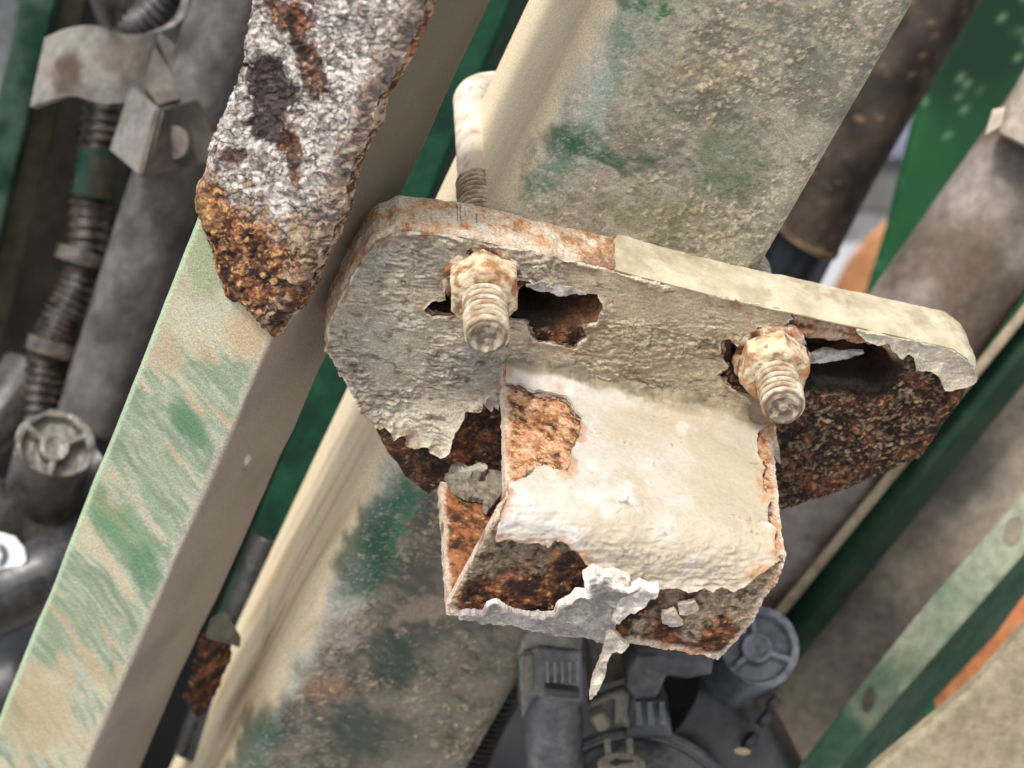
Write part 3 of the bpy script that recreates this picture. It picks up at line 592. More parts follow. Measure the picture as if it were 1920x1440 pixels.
def threaded(Pb, d0, d1, pitch=2.45):
    s = np.arange(0, d1-d0, .17); M = len(s); r = 4.9+1.4*np.minimum(1, thread_r(M, 48, 0, pitch, s)*1.35); path = Pb+n_*(d0+s)[:, None]
    e = np.clip((d1-d0-s)/1.6, 0, 1)[:, None]; r = r*(.86+.14*e)
    G = tubeG(path, r, 48); G = np.concatenate([G]+[(G[-1:]-path[-1])*q+path[-1]+n_*(.35*math.sin(min(1, (1-q)*4)*math.pi)-.35*(1-q)**.6+(.35*math.sin(q*9))) for q in np.linspace(.95, .02, 16)])
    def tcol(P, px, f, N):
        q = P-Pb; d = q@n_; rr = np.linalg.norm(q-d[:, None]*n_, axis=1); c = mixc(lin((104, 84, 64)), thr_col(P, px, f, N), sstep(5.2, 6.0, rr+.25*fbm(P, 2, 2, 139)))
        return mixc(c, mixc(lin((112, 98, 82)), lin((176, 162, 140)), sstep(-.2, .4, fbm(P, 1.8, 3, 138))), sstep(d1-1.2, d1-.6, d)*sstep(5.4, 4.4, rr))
    return patch('thread', G, M_thread, tcol, ub, wu=True, orient='none', disp=lambda P, px, f, N: fbm(P, 2.6, 3, 135)*.22)
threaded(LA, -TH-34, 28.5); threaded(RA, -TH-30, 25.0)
nutc = lambda P, px, f, N: mixc(mixc(lin((214, 196, 162)), lin((176, 130, 86)), sstep(-.2, .5, fbm(P, 4, 4, 140))), lin((104, 66, 44)), sstep(.2, .7, fbm(P, 2, 3, 141))*.7)
def nut(Pb, rot, seed, label, af=9.2):
    nt = empty('hex_nut', Pb, label, 'nut', 'hex nuts on the U-bolt')
    th = np.linspace(0, 2*math.pi, 97); hexr = af/np.cos(((th+rot) % (math.pi/3))-math.pi/6); rc = af*1.09
    rows = []
    for (rr, h) in ((5.6, 0), (None, 0), (None, .8), (None, 2.5), (None, 4.5), (None, 6.5), (None, 8.2), (9.6, 9.5), (9.0, 9.9), (7.4, 10.2), (5.4, 10.3)):
        r = np.minimum(hexr, rc+1.2) if rr is None else (np.minimum(hexr, rr) if h > 9 else np.full(97, rr))
        rows.append(Pb+n_*h+r[:, None]*(np.cos(th)[:, None]*u_+np.sin(th)[:, None]*w_))
    G = np.array(rows); Gd = []                      # denser rows
    for k in range(len(G)-1):
        for q in range(4): Gd.append(G[k]*(1-q/4)+G[k+1]*q/4)
    Gd.append(G[-1]); G = np.array(Gd)[:, ::-1]
    patch('nut_body', G, M_thread, nutc, nt, wu=True, orient='none', disp=lambda P, px, f, N: fbm(P, 4.0, 3, seed)*.35+fbm(P, 1.2, 3, seed+1)*.16)
    rows = [Pb+n_*h+r*(np.cos(th)[:, None]*u_+np.sin(th)[:, None]*w_) for r, h in ((11.0, -.9), (11.3, 0), (11.1, .8), (10.8, 1.2), (9.5, 1.4), (7, 1.4))]
    patch('washer', np.array(rows)[:, ::-1], M_rust, lambda P, px, f, N: mixc(rustmix(P, .2, 143), lin((206, 186, 160)), sstep(-.3, .4, fbm(P, 3, 3, 144))), nt, wu=True, orient='none', disp=lambda P, px, f, N: fbm(P, 2.5, 3, seed+3)*.9)
    return nt
nut(LA, .25, 151, 'orange stained cream hex nut on the left leg of the U-bolt'); nut(RA, .45, 171, 'pale crusted hex nut on the right leg of the U-bolt beside the torn slot')

# ================================================================== LEFT CORRODED BEAM
bm = empty('square_beam', at(400, 800, 620), 'square steel beam on the left, streaked green paint below and thick flaking rust above', 'beam')
RL = at(513, 632, 600)
def perp(d): d = nrm(d-v_*np.dot(d, v_)); return d
aL = perp(V(-.86, .50, 0)); bL = np.cross(v_, aL); bL = bL if bL[1] > 0 else -bL
def beam_col(P, px, f, N):
    q = P-RL; a = q@aL; b = q@bL; s = q@v_
    along = (px@np.array([.64, .77]))/6.6; acr = (px@np.array([.77, -.64]))/6.6; acr = acr+.012*(along-120)**2*.1; qa = np.stack([along*.16, acr, b*.5], 1)    # streaks running down and across the face
    qa = qa+np.stack([fbm(P, 16, 3, 198)*1.0, fbm(P, 22, 3, 199)*2.2, 0*a], 1); st = fbm(qa, 4.5, 5, 201, .68)*(.55+.6*sstep(-.4, .4, fbm(P, 30, 2, 197))); st2 = fbm(qa*np.array([.8, 1, 1]), 1.5, 4, 202, .65)
    c = mixc(lin((182, 174, 148)), lin((168, 150, 118)), sstep(-.4, .4, fbm(P, 18, 3, 203)))
    gz = sstep(-.15, .25, st*1.2+st2*.5+sstep(650, 850, px[:, 1])*.35-sstep(1180, 1300, px[:, 1])*.6-sstep(720, 620, px[:, 1])*.9+fbm(P, 25, 2, 204)*.3)
    c = mixc(c, mixc(lin((112, 142, 118)), lin((70, 112, 86)), sstep(-.2, .5, st)), gz*.75)
    c = mixc(c, lin((178, 178, 160)), .6*sstep(-.1, .7, st2+fbm(P, 9, 2, 205)*.3)); c = mixc(c, lin((184, 162, 128)), .4*sstep(.1, .7, -st+.3*st2))
    c = mixc(c, lin((160, 156, 134)), .15)
    c = blobs(c, P, px, [(355, 790, 32, 60, -25, (60, 108, 78), .65), (222, 985, 30, 120, -40, (66, 120, 76), .6), (270, 1060, 26, 60, -35, (62, 108, 80), .5), (400, 480, 40, 90, 10, (140, 152, 116), .8), (470, 630, 60, 60, 30, (176, 152, 118), .8), (60, 1330, 80, 90, 0, (168, 150, 114), .6)], 16, 8)
    edge = sstep(3.2, .6, a+fbm(P, 3, 3, 206)*1.2); c = mixc(c, lin((176, 166, 146)), edge*.9)
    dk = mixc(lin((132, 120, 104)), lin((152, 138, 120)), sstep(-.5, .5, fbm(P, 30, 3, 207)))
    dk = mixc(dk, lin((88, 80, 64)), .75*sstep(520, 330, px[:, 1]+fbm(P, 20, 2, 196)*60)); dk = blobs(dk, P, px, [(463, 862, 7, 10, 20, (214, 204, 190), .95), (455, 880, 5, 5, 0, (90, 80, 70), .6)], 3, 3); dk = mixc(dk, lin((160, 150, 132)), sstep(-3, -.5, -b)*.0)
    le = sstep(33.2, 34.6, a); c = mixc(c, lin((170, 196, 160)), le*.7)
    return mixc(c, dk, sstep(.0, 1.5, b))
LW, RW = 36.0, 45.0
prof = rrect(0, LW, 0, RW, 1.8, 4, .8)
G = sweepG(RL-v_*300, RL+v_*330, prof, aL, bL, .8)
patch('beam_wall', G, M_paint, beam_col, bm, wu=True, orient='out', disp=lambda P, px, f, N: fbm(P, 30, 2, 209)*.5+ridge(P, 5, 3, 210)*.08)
RUST = [(486, -30), (820, -30), (800, 20), (778, 60), (755, 120), (722, 175), (705, 230), (672, 300), (650, 350), (648, 400), (625, 440), (604, 478), (585, 530), (560, 580), (528, 612), (514, 630), (488, 606), (448, 578), (425, 560), (408, 512), (386, 450), (369, 395),
        (372, 350), (390, 320), (392, 280), (412, 240), (432, 185), (458, 120), (468, 60)]
def flk(P):
    Pw = P+np.stack([fbm(P, 3, 2, 235), fbm(P, 3, 2, 236), fbm(P, 3, 2, 237)], 1)*1.0
    return worley(Pw*np.array([1, 1, 1.25]), 4.2, 8), worley(Pw*np.array([.8, 1, 1.2]), 1.8, 9)
NL = -bL
OL = RL+NL*1.0
def fr_col(P, px, f, N):
    (f1, f2, cid, off), (g1, g2, cd, of2) = flk(P)
    wh = mixc(lin((178, 168, 158)), lin((220, 211, 200)), _val3[cd][:, 0]); wh = mixc(wh, lin((120, 102, 92)), sstep(.3, .8, _val[cd]+fbm(P, 2, 3, 221)*.7)*.8)
    ru = rustmix(P, .05, 222, tan=.1); ru = mixc(ru, lin((176, 132, 86))*(.5+.9*_val3[cd][:, 1:2]), sstep(.35, .7, _val[cd]))
    dk = mixc(lin((44, 36, 38)), lin((92, 78, 76)), _val3[cd][:, 1]); br_ = rustmix(P, -.15, 223)
    c = wh; w1 = fbm(P, 6, 4, 224, .6); w3 = _val[cd]*.5
    def reg(cx, cy, rx, ry, ang): 
        ca, sa = math.cos(R(ang)), math.sin(R(ang)); dx, dy = px[:, 0]-cx, px[:, 1]-cy
        return sstep(1.12, .85, np.hypot((dx*ca+dy*sa)/rx, (-dx*sa+dy*ca)/ry)+w1*.5+w3*.35)
    for g in ((505, 165, 55, 75, -10), (520, 235, 50, 22, 25)): c = mixc(c, dk, reg(*g))
    for g in ((555, 25, 62, 32, 30), (575, 60, 20, 55, -10), (560, 280, 18, 60, -8), (600, 130, 25, 60, -20), (450, 285, 22, 16, 0)): c = mixc(c, br_, reg(*g)*.9)
    lo = sstep(330, 430, px[:, 1]-(px[:, 0]-480)*.62+w1*45); c = mixc(c, ru, lo)
    c = mixc(c, lin((176, 144, 98)), reg(392, 380, 32, 50, 20)*.35); c = mixc(c, lin((186, 166, 128)), reg(600, 450, 40, 40, 0)*.6)
    rt = sstep(120, 60, -(px[:, 0]-(800-px[:, 1]*.49)))*0+sstep(-70, -30, (px[:, 0]-(815-px[:, 1]*.46))+w1*18); c = mixc(c, mixc(rustmix(P, -.1, 226), lin((160, 140, 116)), sstep(0, .5, _val[cd])), rt*.7)
    return mixc(c, lin((30, 24, 24)), .8*sstep(.16, .0, g2-g1)*sstep(-.2, .3, fbm(P, 4, 2, 225)+.3))
def fr_disp(P, px, f, N):
    (f1, f2, cid, off), (g1, g2, cd, of2) = flk(P)
    h = fbm(P, 14, 3, 231)*1.5+(_val[cid]*.45+off@V(.5, .4, .8)*.5)*sstep(0, .2, f2-f1)+(_val[cd]*.35+of2@V(-.5, .4, .6)*.7)*sstep(0, .3, g2-g1)+ridge(P, 2.4, 3, 238)*.6
    dip = sstep(1.1, .7, np.hypot((px[:, 0]-505)/60, (px[:, 1]-175)/80)); h -= dip*1.6
    return h+3.2-3.0*sstep(3.5, 0, f)
slab('rust_crust', RUST, OL, NL, .36, M_rust, fr_col, bm, 'thick crust of lilac grey and orange rust flakes', jag=.9, js=4, seed=21, U=aL, disp=fr_disp, thick=4.5, rim=6, rimnoise=.9, rimcol=lambda P, px, f, N: mixc(rustmix(P, .0, 232, tan=.2), lin((186, 166, 140)), sstep(0, .5, fbm(P, 2, 2, 233))))

# ================================================================== BACKGROUND
def bar(name, a0, a1, wpx, dep, mat, color, label, cat, r=1.5, step=3.0, tilt=0.0, parent=None, disp=None, group=None, top=True):
    """square bar whose near face runs from pixel/depth a0 to a1 (centre line), wpx wide"""
    p0, p1 = at(*a0), at(*a1); d = nrm(p1-p0); vw = nrm(-(p0+p1)/2); X = nrm(np.cross(d, vw)); X = X if X[0] > 0 else -X; Z = np.cross(X, d); Z = Z if Z@vw > 0 else -Z
    X, Z = X*math.cos(tilt)+Z*math.sin(tilt), Z*math.cos(tilt)-X*math.sin(tilt)
    wd = wpx*(a0[2]+a1[2])/2/FPX; prof = rrect(-wd/2, wd/2, -dep, 0, r, 3, step)
    o = patch(name, sweepG(p0, p1, prof, X, Z, step), mat, color, parent, wu=True, orient='out', disp=disp)
    return tag(o, label, cat, group) if top else o
def pipe(name, pts, rad, mat, color, label=None, cat=None, parent=None, n=80, nseg=40, disp=None, group=None, rr=None):
    path = bez([at(*p) for p in pts], n) if len(pts) > 2 else np.linspace(at(*pts[0]), at(*pts[1]), n)
    G = tubeG(path, rad if rr is None else rr(len(path)), nseg)
    e0 = [(G[:1]-path[0])*q+path[0] for q in (.02, .5, .9)]; e1 = [(G[-1:]-path[-1])*q+path[-1] for q in (.9, .5, .02)]; G = np.concatenate(e0+[G]+e1)
    o = patch(name, G, mat, color, parent, wu=True, orient='out', disp=disp)
    return tag(o, label, cat, group) if label else o
EX = lambda seed=0: noisy((104, 92, 78), (146, 130, 110), 16, seed)
brown = lambda s: noisy((92, 82, 70), (138, 122, 104), 22, s)
# --- added far panel, its near-black colour standing for shade in the gaps
O_, N_ = plane3((0, 0, 1150), (1500, 0, 1150), (200, 1440, 1300))
slab('gap_shade_panel', [(-900, -900), (1610, -900), (1500, 400), (1420, 1500), (1500, 2400), (-900, 2400)], O_, N_, 20, M_bg, noisy((5, 6, 6), (12, 12, 11), 60, 301), thick=20, rim=1, back=True)
tag(bpy.data.objects['gap_shade_panel'], 'near black panel added behind the posts and pipes to stand for shade', 'panel')
O_, N_ = plane3((1500, 700, 1000), (2100, 700, 1000), (1500, 1500, 1050))
slab('side_panel', [(1370, 640), (1600, 600), (2600, 560), (2600, 2200), (1000, 2200), (1100, 1300)], O_, N_, 12, M_bg, noisy((70, 62, 54), (104, 94, 82), 40, 302), thick=10, rim=1, back=True)
tag(bpy.data.objects['side_panel'], 'dull brown panel deep behind the right hand rails', 'panel')
# green rail between the beam and the post
gr = bar('green_rail', (985, -160, 760), (430, 1180, 830), 76, 30, M_bg, noisy((8, 38, 26), (18, 56, 38), 14, 303), 'dark green rail in the gap between the left beam and the post', 'rail', tilt=.35)  # green darkened so the colour carries the deep shade of the gap
bar('gap_shade_rail', (1040, -160, 800), (500, 1180, 870), 60, 30, M_bg, noisy((16, 16, 14), (30, 30, 26), 14, 304), 'brownish black rail added beside the large post to stand for shade', 'rail', tilt=.2)  # added to fill the gap, near-black colour is painted shade
# small rusted tab low in the gap
O_, N_ = plane3((400, 1230, 735), (450, 1180, 735), (370, 1330, 760))
tb = slab('rusty_tab', [(392, 1200), (430, 1205), (437, 1222), (420, 1262), (398, 1310), (372, 1345), (355, 1322), (368, 1290), (378, 1250)], O_, N_, .8, M_rust, lambda P, px, f, N: rustmix(P, -.1, 310), thick=4, rim=3, jag=.4, disp=lambda P, px, f, N: fbm(P, 5, 3, 311)*1.2, back=True)
tag(tb, 'small dark rusted tab low in the gap between beam and post', 'tab')
tb = slab('paint_chip', [(400, 1165), (425, 1150), (452, 1195), (450, 1215), (432, 1208), (390, 1198)], O_+V(0, -2, 0), N_, .8, M_smooth, noisy((103, 104, 87), (120, 117, 103), 6, 312), thick=1.5, rim=1, back=True)
tag(tb, 'pale green grey torn chip just above the small rusted tab', 'paint chip')
pipe('rubber_hose', [(505, 1010, 800), (470, 1100, 800), (440, 1180, 800), (360, 1420, 800)], 7, M_plastic, noisy((23, 23, 23), (48, 46, 43), 8, 313), 'thin black hose glimpsed in the gap left of the post', 'hose')

# --- far left: green and olive post
gp = empty('angled_post', at(60, 200, 800), 'narrow green and olive post at the left edge of the photo', 'post')
bar('green_face', (80, -40, 800), (-60, 560, 860), 64, 20, M_bg, noisy((18, 48, 34), (56, 74, 62), 9, 320), None, None, tilt=.25, parent=gp, top=False)
bar('olive_face', (140, -40, 812), (-12, 600, 872), 62, 20, M_bg, noisy((67, 62, 48), (83, 76, 60), 20, 321), None, None, tilt=-.35, parent=gp, top=False)
bar('pale_post', (0, -40, 950), (-30, 300, 980), 80, 20, M_bg, noisy((103, 104, 104), (120, 120, 120), 30, 322), 'pale grey post in the top left corner behind the green one', 'post')
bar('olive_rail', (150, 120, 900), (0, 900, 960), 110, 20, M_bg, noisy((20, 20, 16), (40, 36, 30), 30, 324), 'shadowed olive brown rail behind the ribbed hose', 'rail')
pipe('blue_grey_pipe', [(150, 180, 1000), (120, 520, 1000)], 15, M_bg, noisy((82, 94, 98), (99, 110, 113), 20, 323), 'blurred blue grey pipe behind the ribbed hose', 'pipe')
# grey pipes with clamp
pp = pipe('grey_pipe', [(460, -60, 800), (330, 300, 820), (170, 800, 850)], 14.5, M_bg, noisy((66, 63, 62), (98, 94, 92), 12, 330), 'thick dull grey pipe running beside the beam', 'pipe', n=90)
pipe('black_hose', [(215, -50, 860), (235, 10, 860), (250, 60, 870)], 13, M_plastic, noisy((32, 27, 23), (55, 44, 37), 6, 331), 'fat dark hose end in the opening above the clamp strap', 'hose')
def ribs(pitch, amp, base):
    def r(n): s = np.arange(n); return base+amp*np.sin(s*2*math.pi/pitch)
    return r
pipe('ribbed_hose', [(330, -30, 840), (285, 30, 850), (240, 60, 860)], 7, M_plastic, noisy((30, 28, 28), (62, 60, 60), 5, 332), 'ribbed grey hose in the dark opening above the clamp strap', 'hose', n=120, rr=ribs(12, .9, 8))
rh = pipe('ribbed_hose', [(205, 120, 850), (190, 260, 850), (172, 380, 850), (155, 520, 850), (112, 610, 850), (88, 680, 850), (70, 800, 850)], 9, M_plastic, noisy((26, 22, 20), (66, 56, 48), 4, 333), 'long dusty brown ribbed hose snaking down behind the grey pipe', 'hose', n=420, rr=ribs(10, .7, 8.2))
pipe('tape_wrap', [(196, 285, 848), (180, 372, 848)], 9.7, M_bg, noisy((13, 60, 55), (71, 62, 48), 12, 334), parent=rh)
for k, (x, y) in enumerate(((160, 470), (105, 640))):
    d_ = at(x-8, y+26, 848); pipe('hose_collar', [(x, y, 848), (x-8, y+26, 848)], 11, M_plastic, noisy((40, 36, 32), (84, 76, 66), 4, 335+k), parent=rh)
# strap clamp and folded bracket
cl = empty('pipe_clamp', at(200, 130, 790), 'dusty brown sheet metal clamp strap across the left pipes', 'clamp')
def strap():
    top = bez([at(84, 70, 800), at(130, 52, 792), at(180, 48, 790), at(235, 64, 796), at(300, 58, 806), at(345, 30, 822), at(362, -40, 846)], 120)
    bot = bez([at(56, 200, 800), at(100, 186, 792), at(140, 180, 790), at(190, 194, 792), at(240, 192, 798), at(300, 192, 806), at(400, 190, 826)], 120)
    n = min(len(top), len(bot)); t = np.linspace(0, 1, 60)[:, None, None]; return top[None, :n]*(1-t)+bot[None, :n]*t
def strap_col(P, px, f, N): return blobs(mixc(lin((92, 89, 84)), lin((128, 123, 115)), sstep(-.5, .5, fbm(P, 10, 4, 340))), P, px, [(125, 140, 45, 30, -60, (66, 44, 30), .7), (235, 110, 50, 40, 0, (116, 102, 88), .5)], 10, 6)
patch('strap', strap(), M_bg, strap_col, cl, thick=3, rim=2, back=True)
patch('strap_end', (lambda a, b, c, d: (lambda s, t: (a*(1-s)*(1-t)+b*s*(1-t)+c*s*t+d*(1-s)*t))(np.linspace(0, 1, 12)[None, :, None], np.linspace(0, 1, 12)[:, None, None]))(at(298, 60, 805), at(400, 145, 812), at(400, 192, 812), at(352, 180, 800)), M_bg, strap_col, cl, thick=2.5, rim=1, back=True)
fb = empty('folded_bracket', at(300, 250, 780), 'small folded sheet bracket with bolt hanging under the clamp strap', 'bracket')
def quad(name, a, b, c, d, col, parent, th=2.0, mat=M_bg, n=20):
    a, b, c, d = at(*a), at(*b), at(*c), at(*d); s = np.linspace(0, 1, n)[None, :, None]; t = np.linspace(0, 1, n)[:, None, None]
    return patch(name, a*(1-s)*(1-t)+b*s*(1-t)+c*s*t+d*(1-s)*t, mat, col, parent, thick=th, rim=1, back=True)
quad('flange', (246, 160, 790), (298, 208, 765), (264, 330, 765), (206, 280, 790), noisy((106, 103, 96), (120, 116, 110), 8, 341), fb)
quad('flange', (299, 208, 764), (372, 186, 800), (420, 300, 800), (266, 332, 764), noisy((76, 69, 61), (94, 86, 76), 8, 342), fb)
quad('flange', (290, 88, 800), (352, 180, 802), (297, 196, 792), (268, 160, 800), noisy((82, 76, 69), (103, 96, 87), 8, 343), fb)
pipe('bolt_head', [(322, 268, 776), (328, 264, 790)], 6.2, M_bg, noisy((96, 87, 79), (115, 106, 98), 6, 344), parent=fb, n=12)

# --- tri-lobed caps
def cap_unit(name, px, py, Z, rp, tiltx, tilty, label, cat, c1, c2, seed, bodylen=40, bodydir=None):
    r = rp*Z/FPX; e = empty(name, at(px, py, Z), label, cat)
    ax = nrm(nrm(-at(px, py, Z))+V(tiltx, 0, tilty)); A = nrm(np.cross(ax, V(0, 0, 1))); B = np.cross(ax, A)
    th = np.linspace(0, 2*math.pi, 97); rad = np.concatenate([np.linspace(.02, .98, 46)*r, [r, r*1.01, r]]); ang = th[None]
    rr = rad[:, None]/r; s = np.full((len(rad), 97), 0.)
    hub = sstep(.40, .34, rr)*sstep(.20, .26, rr)*1.0
    ring = sstep(.78, .86, rr)*sstep(.99, .95, rr)
    arms = np.zeros_like(s)
    for k in range(3):
        da = np.abs((ang-seed*.7-k*2*math.pi/3+math.pi) % (2*math.pi)-math.pi)*rr; arms = np.maximum(arms, sstep(.12, .06, da)*sstep(.3, .38, rr))
    dish = sstep(.36, .42, rr)*sstep(.84, .76, rr)
    h = (-.34*dish*(1-arms)-.02*sstep(.2, .0, rr)+.04*hub)*r+0*ring
    h[-2:] -= np.array([.06, .14])[:, None]*r
    c0 = at(px, py, Z); G = c0+rad[:, None, None]*(np.cos(th)[None, :, None]*A+np.sin(th)[None, :, None]*B)+h[..., None]*ax
    G = G[:, ::-1] if np.mean(np.sum(gnormals(G)*ax, -1)) < 0 else G
    patch('cap', G, M_plastic, noisy(c1, c2, 6, 350+seed), e, wu=True, orient='none', disp=(lambda P, px, f, N: fbm(P, 5, 3, 356)*(.7 if seed == 2 else .15)))
    bd = -ax if bodydir is None else nrm(bodydir); path = c0-ax*.12*r+bd[None]*np.linspace(0, bodylen, 30)[:, None]
    patch('cap_body', tubeG(path, r*.99, 48), M_plastic, noisy(tuple(x*.4 for x in c1), tuple(x*.75 for x in c1), 6, 360+seed), e, wu=True, orient='out')
    return e
cu = cap_unit('black_cap_unit', 1420, 1214, 735, 78, .05, .12, 'round black plastic cap with three raised spokes, low right of the bracket', 'cap', (82, 86, 94), (122, 124, 128), 1, 46, V(-.36, .85, -.5))
cap_unit('dusty_cap_unit', 103, 838, 790, 74, .1, .3, 'round dusty grey cap with spokes at the left, below the ribbed hose', 'cap', (72, 68, 62), (112, 106, 96), 2, 45, V(-.3, .6, -.7))
# black housing lower left
hb = empty('engine_housing', at(60, 1100, 830), 'black plastic housing and hoses in the lower left corner', 'housing')
pipe('hose_elbow', [(-60, 1140, 800), (40, 1095, 800), (110, 1060, 805), (200, 960, 830)], 15, M_plastic, noisy((27, 27, 28), (50, 49, 49), 8, 371), parent=hb)
pipe('hose_elbow', [(-60, 1010, 800), (20, 980, 810), (80, 1010, 815), (130, 1070, 830)], 17, M_plastic, noisy((27, 25, 24), (55, 49, 43), 8, 372), parent=hb)
pipe('housing_tube', [(200, 880, 840), (120, 930, 835), (60, 1000, 835)], 16, M_plastic, noisy((30, 27, 24), (61, 55, 48), 8, 373), parent=hb)
pipe('housing_tube', [(-60, 1330, 850), (40, 1290, 850), (160, 1200, 860)], 22, M_plastic, noisy((23, 23, 24), (41, 41, 41), 8, 374), parent=hb)
pipe('housing_tube', [(-80, 830, 850), (0, 780, 850), (60, 700, 860)], 13, M_plastic, noisy((41, 35, 30), (68, 61, 55), 8, 375), parent=hb)
O_, N_ = plane3((0, 1040, 785), (60, 1040, 785), (0, 1100, 790))
st = slab('oval_sticker', [(-40, 1000), (0, 1000), (28, 1008), (46, 1030), (50, 1052), (36, 1066), (10, 1076), (-40, 1078)], O_, N_, .6, M_smooth,
          lambda P, px, f, N: mixc(np.broadcast_to(lin((238, 240, 240)), (len(P), 3)), lin((90, 96, 100)), sstep(9, 4, np.abs(np.hypot(px[:, 0]+8, px[:, 1]-1042)-18))*sstep(-6, 2, px[:, 0])), thick=.8, rim=1)
tag(st, 'white rounded sticker with a dark curved mark on the black housing', 'sticker')

# --- right side
dp = pipe('dirty_pipe', [(1842, -120, 830), (1765, 0, 836), (1590, 300, 850), (1510, 456, 860)], 22, M_bg, lambda P, px, f, N: mixc(mixc(lin((38, 32, 28)), lin((64, 54, 46)), sstep(-.5, .5, fbm(P, 14, 3, 380))), lin((120, 96, 70)), .6*sstep(.45, .9, fbm(P, 4, 4, 381))), 'dark dirt caked pipe behind the right side of the post', 'pipe', n=110, rr=lambda n: np.full(n, 13.5))
pipe('end_ring', [(1518, 442, 858), (1512, 452, 859)], 13.9, M_bg, noisy((103, 86, 65), (75, 62, 49), 6, 383), parent=dp, n=10)
pipe('pipe_fitting', [(1514, 452, 862), (1440, 600, 880)], 12.5, M_plastic, noisy((13, 16, 23), (23, 25, 30), 10, 382), 'blue black fitting under the dirty pipe end', 'fitting')
O_, N_ = plane3((1745, 150, 930), (1900, 150, 930), (1640, 560, 980))
fp = slab('flat_post', [(1835, -60), (1815, 20), (1745, 150), (1715, 260), (1692, 350), (1668, 450), (1640, 540), (1610, 640), (1590, 760), (1900, 760), (2020, 400), (2060, -60)], O_, N_, 3, M_paint, lambda P, px, f, N: mixc(mixc(lin((10, 52, 26)), lin((32, 92, 50)), sstep(-.6, .6, fbm(P, 40, 3, 385)+(px[:, 1]-250)/400)), lin((130, 158, 126)), .7*sstep(.82, .96, fbm(P, 3.4, 2, 386))), thick=12, rim=2, edge_r=3, back=True)
tag(fp, 'broad bright green flat post with white specks, upper right', 'post')
bp1 = pipe('brown_pipe', [(2080, 120, 800), (1860, 430, 810), (1640, 740, 820), (1380, 1110, 840)], 24, M_bg, noisy((94, 82, 70), (136, 126, 118), 24, 390), 'wide brown grey pipe slanting down right of the bracket', 'pipe', n=120)
sv = pipe('metal_sleeve', [(2060, 80, 770), (1990, 210, 775), (1946, 288, 778)], 19, M_bg, noisy((176, 166, 152), (150, 138, 122), 10, 391), 'pale curled metal sleeve at the right edge of the photo', 'sleeve', n=40)
quad('sleeve_lip', (1862, 205, 770), (1885, 200, 770), (1878, 236, 770), (1848, 252, 770), noisy((206, 196, 182), (180, 166, 148), 10, 392), sv, 1.2)
bar('green_rail', (2010, 520, 800), (1300, 1390, 820), 48, 16, M_bg, noisy((18, 46, 32), (40, 62, 46), 18, 393), 'narrow dark green rail along the lower side of the brown pipe', 'rail', tilt=.5)
bar('thin_brown_rail', (1990, 500, 792), (1290, 1360, 812), 20, 10, M_bg, noisy((130, 116, 96), (150, 136, 114), 18, 396), 'thin tan strip edging the dark green rail', 'rail')
bar('flat_brown_rail', (2140, 560, 830), (1330, 1610, 850), 190, 16, M_bg, noisy((108, 102, 92), (150, 136, 118), 30, 394), 'wide smooth brown grey rail between the green rail and the perforated angle', 'rail', tilt=-.1)
pa_ = empty('perforated_angle', at(1700, 1200, 770), 'perforated green steel angle with oval holes, lower right', 'angle')
PFA = [(1990, 848), (1990, 958), (1920, 1040), (1773, 1207), (1680, 1313), (1577, 1440), (1520, 1510), (1440, 1510), (1497, 1440), (1640, 1252), (1747, 1120), (1887, 962)]
def oval(cx, cy, a, b, ang):
    return [(cx+a*math.cos(t)*math.cos(R(ang))-b*math.sin(t)*math.sin(R(ang)), cy+a*math.cos(t)*math.sin(R(ang))+b*math.sin(t)*math.cos(R(ang))) for t in np.linspace(0, 2*math.pi, 18)[:-1]]
O_, N_ = plane3((1920, 950, 760), (1490, 1440, 780), (1600, 1440, 775))
fcol = lambda P, px, f, N: blobs(mixc(lin((118, 132, 108)), lin((150, 154, 130)), sstep(-.5, .5, fbm(P, 20, 3, 400))), P, px, [(1560, 1400, 90, 70, -45, (56, 96, 70), .9), (1640, 1290, 60, 50, -45, (80, 110, 86), .6)], 20, 10)
slab('flange', PFA, O_, N_, 1.2, M_bg, fcol, pa_, holes=(oval(1899, 1000, 14, 27, 12), oval(1628, 1314, 11, 25, 10)), thick=2.5, rim=3, edge_r=1.0, back=True)
O_, N_ = plane3((1920, 1040, 774), (1600, 1440, 788), (1700, 1440, 842))
slab('flange', [(1990, 961), (1990, 1050), (1920, 1116), (1867, 1190), (1813, 1247), (1753, 1310), (1647, 1440), (1600, 1510), (1522, 1510), (1578, 1440), (1681, 1313), (1774, 1203), (1841, 1123), (1921, 1040)], O_, N_, 1.2, M_bg, noisy((20, 64, 40), (48, 78, 58), 12, 401), pa_, thick=4, rim=2, back=True)
O_, N_ = plane3((1920, 1150, 860), (1760, 1330, 870), (1830, 1340, 870))
tag(slab('orange_strip', [(2000, 1040), (2000, 1200), (1850, 1290), (1753, 1370), (1753, 1300), (1813, 1240), (1900, 1140)], O_, N_, 2, M_bg, noisy((190, 122, 80), (206, 140, 96), 20, 402), thick=6, rim=2, back=True), 'orange painted strip between the green angle and the beige panel', 'strip')
O_, N_ = plane3((1920, 1210, 720), (1660, 1440, 730), (1900, 1440, 735))
bpn = slab('beige_panel', [(2000, 1110), (1920, 1187), (1847, 1270), (1780, 1330), (1647, 1440), (1560, 1530), (1600, 1600), (2000, 1600)], O_, N_, 1.5, M_bg, noisy((150, 140, 116), (136, 124, 102), 30, 403), thick=5, rim=2, edge_r=2, disp=lambda P, px, f, N: fbm(P, 30, 2, 404)*.8, back=True)
tag(bpn, 'dusty beige sheet panel in the lower right corner', 'panel')
O_, N_ = plane3((1740, 1320, 840), (1760, 1320, 840), (1740, 1360, 845))
